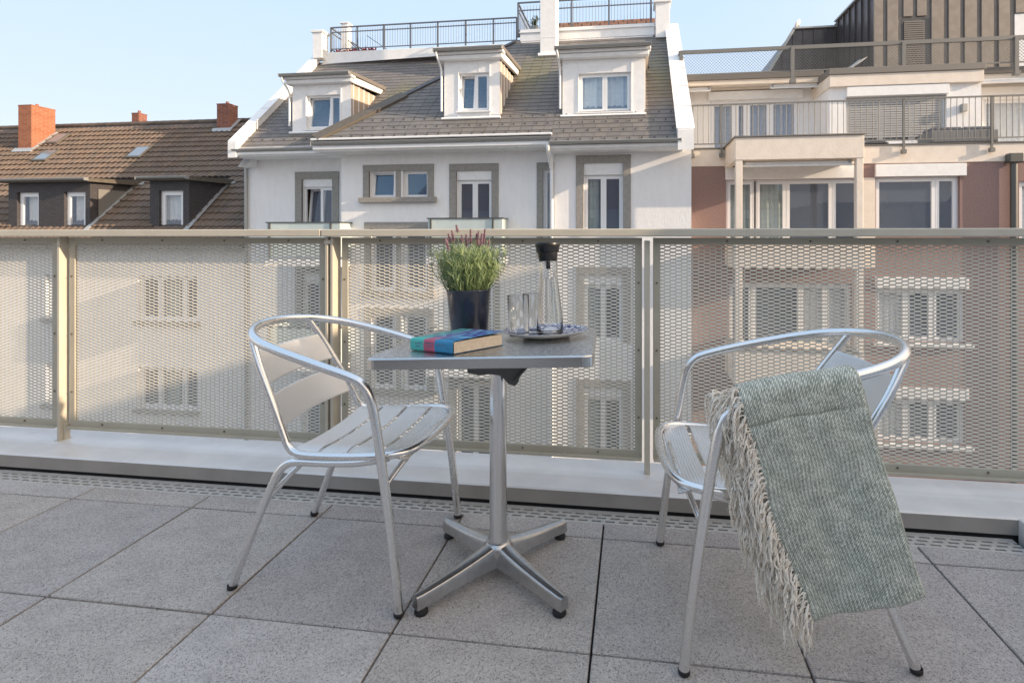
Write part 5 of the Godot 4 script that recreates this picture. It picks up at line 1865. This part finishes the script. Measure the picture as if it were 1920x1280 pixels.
		if s[2] < 20:
			mb = MB.new()
			var bt: float = s[2] - 0.14
			mb.bar(Vector3((s[0] + s[1]) / 2, yR.call(bt) + 0.09, -bt), Vector3((s[0] + s[1]) / 2, yR.call(s[2] + 0.02) + 0.11, -s[2]), s[1] - s[0] + 0.3, 0.03, nn)
			mb.bar(Vector3(s[1] + 0.06, yR.call(s[2] - 0.1) + 0.10, -s[2] + 0.1), Vector3(s[1] + 0.06, yR.call(s[3]) + 0.10, -s[3]), 0.14, 0.03, nn)
			wpart("lead_flashing", mb, M.lead, ch)
	mb = MB.new()
	mb.bb(-21.5, -20.95, 5.5, 5.74, -20.9, -20.5)
	wpart("chimney_stub", mb, M.brick_red, h)
	# roof windows
	for s in [[-22.75, -22.1, 18.28], [-18.75, -18.1, 18.34], [-23.3, -22.7, 19.2]]:
		mb = MB.new()
		var p := Vector3((s[0] + s[1]) / 2, yR.call(s[2]) + 0.10, -s[2])
		var bs := Basis(Vector3.RIGHT, up.cross(Vector3.RIGHT) * -1.0, -up).orthonormalized()
		bs = Basis(Vector3.RIGHT, nn, -up)
		mb.cbox(p, Vector3(s[1] - s[0], 0.09, 0.75), 0.015, bs)
		var rw := wpart("roof_window", mb, M.hip_cap, h)
		mb = MB.new()
		mb.box(p + nn * 0.05, Vector3(s[1] - s[0] - 0.14, 0.006, 0.60), bs)
		wpart("pane", mb, plain("roof_pane", lin(0.30, 0.34, 0.37), 0.08, 0.4), rw)

# ---------------------------------------------------------------- the cream and red house on the right
func build_right_house() -> void:
	var h := thing("apartment_house", "red and cream house with balconies and a brown metal penthouse, at the right", "house", Vector3(6, -12, -16))
	var wz := -14.5
	var mb := MB.new()
	var holes := []
	# top floor below the cream band: patio door at the left, wide window at the right
	holes.append(window(h, 2.38, 5.62, 0.2, 2.42, wz, {"split": [0.215, 0.235, 0.46, 0.80], "rec": 0.10, "fw": 0.07, "curtains": [[0.0, 0.2, "curtain_green"], [0.26, 0.46, "curtain_green"]]}))
	holes.append(window(h, 5.95, 7.86, 1.05, 2.44, wz, {"split": [0.735], "rec": 0.10, "fw": 0.07}))
	for s in [[-1.60, -0.30], [-4.06, -2.98]]:
		holes.append(window(h, 5.95, 7.98, s[0], s[1], wz, {"split": [0.36, 0.66], "rec": 0.10, "fw": 0.07, "curtains": [[0.0, 0.36, "curtain"]]}))
		holes.append(window(h, 2.45, 5.4, s[0] - 0.9, s[1] + 0.1, wz, {"split": [0.2, 0.6, 0.8], "rec": 0.10, "fw": 0.07, "curtains": [[0.6, 1.0, "curtain"]]}))
	holes.append(window(h, 9.15, 10.2, 0.8, 2.3, wz, {"rec": 0.10, "fw": 0.07, "curtains": [[0.0, 1.0, "curtain"]]}))
	wall_face(mb, 1.45, 14.0, -12, 2.80, wz, holes)
	wpart("red_wall", mb, M.stucco_red, h)
	mb = MB.new()
	for s in [[2.36, 5.64, 2.42, 2.73], [5.93, 7.97, 2.44, 2.74], [5.93, 8.02, -0.29, -0.02], [5.93, 8.02, -2.97, -2.70]]:
		mb = MB.new()
		mb.cbox(Vector3((s[0] + s[1]) / 2, (s[2] + s[3]) / 2, wz + 0.03), Vector3(s[1] - s[0], s[3] - s[2], 0.10), 0.008)
		wpart("shutter_box", mb, M.white_paint, h)
	mb = MB.new()
	for y in [-1.66, -4.12]:
		mb = MB.new()
		mb.cbox(Vector3(7.0, y, wz + 0.06), Vector3(2.2, 0.08, 0.18), 0.01)
		wpart("sill", mb, M.white_paint, h)
	mb = MB.new()
	mb.bb(5.64, 5.93, 0.2, 2.42, wz + 0.002, wz + 0.03)
	wpart("door_pier", mb, M.stucco_cream, h)
	# cream band of the balcony above
	mb = MB.new()
	mb.cbox(Vector3(7.73, 2.99, -14.68), Vector3(12.56, 0.44, 0.42), 0.008)
	mb.bb(1.45, 14, 2.80, 3.19, -17.4, -14.9)
	wpart("cream_band", mb, M.stucco_cream, h)
	mb = MB.new()
	mb.cbox(Vector3(7.73, 3.225, -14.67), Vector3(12.6, 0.035, 0.46), 0.005)
	wpart("band_capping", mb, M.edge_metal, h)
	# framed bay: beam, two posts, side beams; a storey lower the same again
	for s in [[2.72, 3.235, -12, 0], [0.26, 0.84, -12, 1], [-2.45, -1.62, -12, 2]]:
		mb = MB.new()
		mb.cbox(Vector3(3.72, (s[0] + s[1]) / 2, -13.08), Vector3(2.76, s[1] - s[0], 0.17), 0.008)
		for x in [2.42, 5.02]:
			mb.bb(x - 0.075, x + 0.075, s[0], s[1] - 0.001, -14.48, -13.166)
		mb.bb(2.42, 5.02, s[1] - 0.08, s[1] - 0.04, -14.48, -13.166)
		if s[3] > 0:
			mb.bb(2.42, 5.02, s[0] + 0.02, s[0] + 0.22, -14.48, -13.166)
		var beam := wpart("bay_beam", mb, M.stucco_cream, h)
		mb = MB.new()
		mb.cbox(Vector3(3.72, s[1] + 0.017, -13.08), Vector3(2.82, 0.032, 0.24), 0.004)
		for x in [2.40, 5.04]:
			mb.bb(x - 0.09, x + 0.09, s[1], s[1] + 0.03, -14.48, -13.21)
		wpart("beam_capping", mb, M.edge_metal, beam)
	for x in [2.425, 5.015]:
		mb = MB.new()
		mb.cbox(Vector3(x, -4.6, -13.08), Vector3(0.145, 14.66, 0.145), 0.008)
		wpart("bay_post", mb, M.stucco_cream, h)
	# rolled awnings
	for s in [[2.52, 4.93, 2.665, -13.25], [1.55, 2.25, 5.24, -16.35], [3.9, 5.25, 5.25, -16.35], [9.1, 12.0, 5.10, -16.0]]:
		mb = MB.new()
		mb.tube(PackedVector3Array([Vector3(s[0], s[2], s[3]), Vector3(s[1], s[2], s[3])]), 0.055, 10)
		mb.cbox(Vector3((s[0] + s[1]) / 2, s[2] - 0.06, s[3] + 0.05), Vector3(s[1] - s[0], 0.05, 0.05), 0.01)
		var aw := wpart("awning", mb, M.white_paint, h)
		for x in [s[0] + 0.05, s[1] - 0.05]:
			mb = MB.new()
			mb.cbox(Vector3(x, s[2] + 0.02, s[3]), Vector3(0.06, 0.16, 0.14), 0.01)
			wpart("awning_arm", mb, M.gutter_zinc, aw)
	# balcony railing on the band, returning at the left end
	metal_railing(h, Vector3(1.53, 3.24, -14.40), Vector3(13.0, 3.24, -14.40), 1.08, [0.0, 0.063, 0.4375, 0.6075, 0.97], 0.134, {"low": 0.09, "drop": 0.20, "foot": true, "th": 0.045, "singly": true, "br": 0.0085, "mat": M.rail_grey})
	metal_railing(h, Vector3(1.53, 3.24, -14.40), Vector3(1.53, 3.24, -16.6), 1.08, [1.0], 0.134, {"low": 0.09, "th": 0.045, "br": 0.0085, "mat": M.rail_grey})
	# set-back storey: left part and projecting bay
	holes = []
	mb = MB.new()
	holes.append(window(h, 2.30, 4.83, 3.35, 4.98, -16.8, {"split": [0.29, 0.42, 0.68], "rec": 0.08, "fw": 0.08, "curtains": [[0.02, 0.98, "curtain_grey"]]}))
	wall_face(mb, 1.45, 5.5, 3.19, 5.5, -16.8, holes)
	var h2 := [window(h, 5.62, 8.08, 3.40, 4.66, -15.5, {"split": [0.36, 0.68], "rec": 0.10, "fw": 0.06, "blind": 0.86})]
	wall_face(mb, 5.22, 8.9, 3.19, 5.0, -15.5, h2)
	mb.quad(Vector3(5.22, 3.19, -16.8), Vector3(5.22, 3.19, -15.5), Vector3(5.22, 5.0, -15.5), Vector3(5.22, 5.0, -16.8))
	mb.quad(Vector3(8.9, 3.19, -15.5), Vector3(8.9, 3.19, -16.8), Vector3(8.9, 5.0, -16.8), Vector3(8.9, 5.0, -15.5))
	var h3 := [window(h, 9.6, 12.4, 3.35, 4.75, -16.6, {"split": [0.5], "rec": 0.1, "fw": 0.06, "curtains": [[0.0, 1.0, "curtain"]]})]
	wall_face(mb, 8.9, 14, 3.19, 5.4, -16.6, h3)
	wpart("upper_wall", mb, M.stucco_white, h)
	for s in [[2.24, 4.90, 5.0, 5.24, -16.76], [5.62, 8.10, 4.66, 4.92, -15.47], [9.3, 12.5, 4.75, 5.05, -16.56]]:
		mb = MB.new()
		mb.cbox(Vector3((s[0] + s[1]) / 2, (s[2] + s[3]) / 2, s[4] + 0.02), Vector3(s[1] - s[0], s[3] - s[2], 0.10), 0.008)
		wpart("shutter_box", mb, M.white_paint, h)
	# roof slabs of that storey in cream with grey metal edge
	for s in [[1.40, 5.25, 5.30, 5.44, -16.2], [5.18, 8.90, 4.93, 5.24, -15.38], [8.9, 14.0, 5.16, 5.28, -16.0]]:
		mb = MB.new()
		mb.cbox(Vector3((s[0] + s[1]) / 2, (s[2] + s[3]) / 2, s[4] - 1.6), Vector3(s[1] - s[0], s[3] - s[2], 3.2), 0.006)
		var rs := wpart("roof_slab", mb, M.stucco_cream, h)
		mb = MB.new()
		mb.cbox(Vector3((s[0] + s[1]) / 2, s[3] + 0.085, s[4] - 1.58), Vector3(s[1] - s[0] + 0.06, 0.17, 3.24), 0.01)
		wpart("roof_edge", mb, M.edge_metal, rs)
	# wall lamp and wicker seat on that balcony
	mb = MB.new()
	mb.cbox(Vector3(8.45, 4.28, -15.43), Vector3(0.14, 0.20, 0.12), 0.01)
	wpart("wall_lamp", mb, M.gutter_zinc, h)
	var f := thing("wicker_sofa", "grey wicker sofa on the upper balcony behind the right railing", "sofa", Vector3(8.05, 3.26, -15.0))
	mb = MB.new()
	mb.cbox(Vector3(0, 0.17, 0), Vector3(1.5, 0.30, 0.7), 0.02)
	mb.cbox(Vector3(0.1, 0.34, -0.28), Vector3(1.1, 0.22, 0.14), 0.03)
	part("seat_base", mb, M.wicker, f)
	mb = MB.new()
	mb.cbox(Vector3(-0.36, 0.36, 0.04), Vector3(0.68, 0.10, 0.5), 0.03)
	mb.cbox(Vector3(0.36, 0.36, 0.04), Vector3(0.68, 0.10, 0.5), 0.03)
	part("cushion", mb, M.cushion_dark, f)
	f = thing("cushion_bag", "flat dark cover lying on the balcony floor by the blinds", "cushion", Vector3(6.0, 3.26, -14.75))
	mb = MB.new()
	mb.lathe(Vector3.ZERO, PackedVector2Array([Vector2(0, 0), Vector2(.30, 0), Vector2(.34, .03), Vector2(.26, .08), Vector2(0, .10)]), 18)
	part("cover", mb, M.cushion_dark, f)
	# roof terrace railing with diamond wire mesh
	var ra := Vector3(1.32, 5.42, -15.6)
	var rb := Vector3(13.5, 5.42, -15.6)
	mb = MB.new()
	mb.bar(ra + Vector3.UP * 0.66, rb + Vector3.UP * 0.66, 0.06, 0.10)
	mb.bar(ra + Vector3.UP * 0.03, rb + Vector3.UP * 0.03, 0.04, 0.03)
	mb.bar(ra + Vector3.UP * 0.66, Vector3(1.32, 6.08, -16.9), 0.06, 0.10)
	var rl := wpart("roof_railing", mb, M.rail_grey, h)
	for x in [1.35, 4.29, 7.07, 9.75, 12.5]:
		mb = MB.new()
		mb.bb(x - 0.045, x + 0.045, 5.14, 6.09, -15.60, -15.52)
		mb.bb(x - 0.07, x + 0.07, 5.10, 5.20, -15.62, -15.48)
		wpart("post", mb, M.rail_grey, rl)
	mb = MB.new()
	var hgt := 0.60
	var st := 0.085
	for k in int(12.2 / st) + 8:
		for sgn in [1.0, -1.0]:
			var x := 1.32 + (k - 4) * st + (hgt if sgn < 0 else 0.0)
			var a := Vector3(x, 5.46, -15.605 + 0.002 * sgn)
			var c := Vector3(x + hgt * sgn, 5.46 + hgt, a.z)
			if a.x < 1.35:
				var q := (1.35 - a.x) / (c.x - a.x) if c.x != a.x else 0.0
				if q < 0 or q > 1: continue
				a = a.lerp(c, q)
			if c.x < 1.35:
				var q := (1.35 - a.x) / (c.x - a.x)
				if q < 0 or q > 1: continue
				c = a.lerp(c, q)
			mb.bar(a, c, 0.0065, 0.004, Vector3.BACK)
	wpart("wire_mesh", mb, M.rail_grey, rl, "stuff")
	# brown penthouse: front with proud standing panels, dark flank, lower block behind it
	mb = MB.new()
	var pz := -17.8
	mb.quad(Vector3(7.24, 5.3, pz), Vector3(15, 5.3, pz), Vector3(15, 8.62, pz), Vector3(7.24, 8.62, pz))
	mb.quad(Vector3(7.24, 8.62, pz), Vector3(15, 8.62, pz), Vector3(15, 8.62, -24), Vector3(7.24, 8.62, -24))
	wpart("penthouse_front", mb, M.cladding_recess, h)
	var px := [[7.24, 7.48, 5.3], [7.61, 7.91, 5.3], [8.065, 8.315, 7.56], [8.44, 8.70, 7.56], [8.84, 9.17, 5.3], [9.31, 9.62, 5.3], [9.745, 10.07, 5.3], [10.20, 10.525, 5.3], [10.66, 10.95, 5.3], [11.11, 11.42, 7.50], [11.55, 11.87, 7.50], [12.0, 12.3, 5.3], [12.45, 12.75, 5.3]]
	for s in px:
		mb = MB.new()
		mb.cbox(Vector3((s[0] + s[1]) / 2, (s[2] + 8.66) / 2, pz + 0.03), Vector3(s[1] - s[0], 8.66 - s[2], 0.06), 0.006)
		wpart("cladding_panel", mb, M.cladding_brown, h)
	mb = MB.new()
	mb.bb(8.03, 8.80, 5.3, 7.50, pz - 0.02, pz + 0.012)
	var win := wpart("penthouse_window", mb, M.dark_metal, h)
	mb = MB.new()
	mb.bb(8.09, 8.62, 5.3, 7.44, pz + 0.0125, pz + 0.016)
	wpart("pane", mb, plain("dark_pane", lin(0.03, 0.035, 0.04), 0.05, 0.2), win)
	mb = MB.new()
	for k in 34:
		mb.bar(Vector3(8.08, 7.40 - k * 0.062, pz + 0.05), Vector3(8.66, 7.40 - k * 0.062, pz + 0.05), 0.008, 0.045)
	wpart("blind", mb, M.cladding_recess, win, "stuff")
	mb = MB.new()
	mb.bb(11.1, 12.0, 5.3, 7.48, pz + 0.005, pz + 0.03)
	wpart("roller_shutter", mb, M.white_paint, h)
	mb = MB.new()
	mb.quad(Vector3(7.24, 5.3, -20.75), Vector3(7.24, 5.3, pz), Vector3(7.24, 8.62, pz), Vector3(7.24, 8.62, -20.75))
	wpart("penthouse_flank", mb, M.cladding_side, h)
	for k in 6:
		mb = MB.new()
		var z := lerpf(-20.6, pz - 0.06, k / 5.5)
		mb.bb(7.19, 7.241, 5.3, 8.60, z - 0.018, z + 0.018)
		wpart("standing_seam", mb, M.cladding_side, h)
	mb = MB.new()
	mb.bar(Vector3(7.22, 8.64, pz), Vector3(7.22, 8.64, -20.8), 0.14, 0.06)
	wpart("roof_trim", mb, M.gutter_zinc, h)
	# lower block with a slanting left side
	mb = MB.new()
	mb.quad(Vector3(4.86, 6.85, -20.7), Vector3(7.4, 6.85, -20.7), Vector3(7.4, 8.40, -20.7), Vector3(5.77, 8.40, -20.7))
	mb.quad(Vector3(4.86, 5.3, -20.7), Vector3(7.4, 5.3, -20.7), Vector3(7.4, 6.85, -20.7), Vector3(4.86, 6.85, -20.7))
	mb.quad(Vector3(4.86, 6.85, -20.7), Vector3(5.77, 8.40, -20.7), Vector3(5.77, 8.40, -26), Vector3(4.86, 6.85, -26))
	mb.quad(Vector3(5.77, 8.40, -20.7), Vector3(7.4, 8.40, -20.7), Vector3(7.4, 8.40, -26), Vector3(5.77, 8.40, -26))
	mb.quad(Vector3(4.86, 5.0, -26), Vector3(4.86, 5.0, -20.7), Vector3(4.86, 6.85, -20.7), Vector3(4.86, 6.85, -26))
	wpart("rear_block", mb, M.cladding_side, h)
	for k in 7:
		mb = MB.new()
		var x := 5.0 + k * 0.36
		var top := minf(8.38, 6.85 + (x - 4.86) * 1.70)
		mb.bb(x - 0.018, x + 0.018, 5.3, top, -20.70, -20.65)
		wpart("standing_seam", mb, M.cladding_side, h)
	mb = MB.new()
	mb.bar(Vector3(4.84, 6.83, -20.66), Vector3(5.76, 8.42, -20.66), 0.10, 0.05, Vector3.BACK)
	mb.bar(Vector3(5.74, 8.42, -20.66), Vector3(7.24, 8.42, -20.66), 0.10, 0.06)
	wpart("roof_trim", mb, M.gutter_zinc, h)
	mb = MB.new()
	mb.t = Transform3D(Basis.from_euler(Vector3(0.3, -0.7, 1.1)), Vector3(5.98, 8.62, -20.9))
	mb.lathe(Vector3.ZERO, PackedVector2Array([Vector2(0, 0), Vector2(.12, .015), Vector2(.20, .05), Vector2(.20, .055), Vector2(.12, .022), Vector2(0, .008)]), 20)
	mb.t = Transform3D()
	mb.bar(Vector3(6.0, 8.4, -20.92), Vector3(6.0, 8.62, -20.92), 0.03, 0.03)
	wpart("satellite_dish", mb, M.dish, h)
	# a folded lounger leaning behind the mesh
	f = thing("deck_chair", "pale folded deck chair leaning behind the wire mesh of the roof terrace", "deck chair", Vector3(6.1, 5.52, -16.4))
	mb = MB.new()
	mb.bar(Vector3(-0.35, 0, 0), Vector3(0.25, 0.42, -0.1), 0.03, 0.03)
	mb.bar(Vector3(-0.25, 0, 0.3), Vector3(0.32, 0.40, 0.2), 0.03, 0.03)
	part("frame", mb, M.gutter_zinc, f)
	mb = MB.new()
	mb.quad(Vector3(-0.34, 0.02, 0.01), Vector3(-0.24, 0.02, 0.29), Vector3(0.31, 0.40, 0.19), Vector3(0.24, 0.42, -0.09))
	part("canvas", mb, M.lead, f)
	# hopper and downpipe at the right end
	mb = MB.new()
	mb.cbox(Vector3(8.96, 2.83, -14.36), Vector3(0.30, 0.22, 0.2), 0.02)
	mb.tube(PackedVector3Array([Vector3(8.96, 2.75, -14.38), Vector3(8.96, -12, -14.38)]), 0.075, 10)
	wpart("downpipe", mb, M.dark_metal, h)
	mb = MB.new()
	mb.bb(9.1, 14, -12, 2.79, wz + 0.003, wz + 0.06)
	mb.bb(8.95, 14, 2.8, 3.3, -14.46, -13.4)
	# remaining sides and roof
	mb = MB.new()
	mb.quad(Vector3(1.45, -12, -24), Vector3(1.45, -12, wz), Vector3(1.45, 2.8, wz), Vector3(1.45, 2.8, -24))
	mb.quad(Vector3(14, -12, wz), Vector3(14, -12, -24), Vector3(14, 5.3, -24), Vector3(14, 5.3, wz - 2.1))
	mb.quad(Vector3(14, -12, -24), Vector3(1.45, -12, -24), Vector3(1.45, 5.3, -24), Vector3(14, 5.3, -24))
	mb.quad(Vector3(1.45, 2.8, -24), Vector3(1.45, 2.8, -16.8), Vector3(1.45, 5.3, -16.8), Vector3(1.45, 5.3, -24))
	mb.quad(Vector3(1.45, 5.28, -16.5), Vector3(14, 5.28, -16.5), Vector3(14, 5.28, -26), Vector3(1.45, 5.28, -26))
	wpart("side_wall", mb, M.stucco_cream, h)

func build_street() -> void:
	var mb := MB.new()
	mb.quad(Vector3(-150, -12.02, 120), Vector3(150, -12.02, 120), Vector3(150, -12.02, -180), Vector3(-150, -12.02, -180))
	structure("ground", mb, M.pavement)
	mb = MB.new()
	mb.bb(-150, 150, -12.01, -11.99, -11.0, -5.5)
	structure("road", mb, M.asphalt)
	for s in [[-13.4, -11.0], [-5.5, -2.7]]:
		mb = MB.new()
		mb.bb(-150, 150, -12.01, -11.87, s[0], s[1])
		structure("pavement", mb, M.pavement)

func _ready() -> void:
	# camera: 24 mm shift lens looking slightly left, horizon at the handrail
	var cam := Camera3D.new()
	cam.name = "camera"
	var near := 0.05
	cam.set_frustum(1280.0 / 1030.0 * near, Vector2(-82.0, -198.0) / 1030.0 * near, near, 400.0)
	cam.position = Vector3(0, 0.9915, 0)
	cam.rotation = Vector3(0, 0.1383, 0)
	add_child(cam)
	cam.current = true
	var env := Environment.new()
	env.background_mode = Environment.BG_SKY
	var sm := ProceduralSkyMaterial.new()
	sm.sky_top_color = Color(0.49, 0.565, 0.65)
	sm.sky_horizon_color = Color(0.625, 0.642, 0.66)
	sm.sky_curve = 0.16
	sm.ground_horizon_color = Color(0.42, 0.42, 0.42)
	sm.ground_bottom_color = Color(0.35, 0.34, 0.33)
	sm.sun_angle_max = 90.0
	sm.sun_curve = 0.8
	var sky := Sky.new()
	sky.sky_material = sm
	env.sky = sky
	env.tonemap_mode = Environment.TONE_MAPPER_LINEAR
	env.tonemap_exposure = 2.9
	env.sdfgi_enabled = true
	env.ssao_enabled = true
	env.ssil_enabled = true
	var we := WorldEnvironment.new()
	we.name = "world"
	we.environment = env
	add_child(we)
	var sun := DirectionalLight3D.new()
	sun.name = "sun"
	var el := deg_to_rad(17.5)
	var az := deg_to_rad(10.5)
	var to := Vector3(cos(el) * cos(az), sin(el), cos(el) * sin(az))
	sun.basis = Basis.looking_at(-to)
	sun.light_energy = 0.75
	sun.light_color = Color(1.0, 0.90, 0.78)
	sun.light_angular_distance = 0.5
	sun.shadow_enabled = true
	add_child(sun)
	rng.seed = 1
	make_materials()
	build_street()
	build_terrace()
	build_white_house()
	build_left_house()
	build_right_house()
	build_furniture()
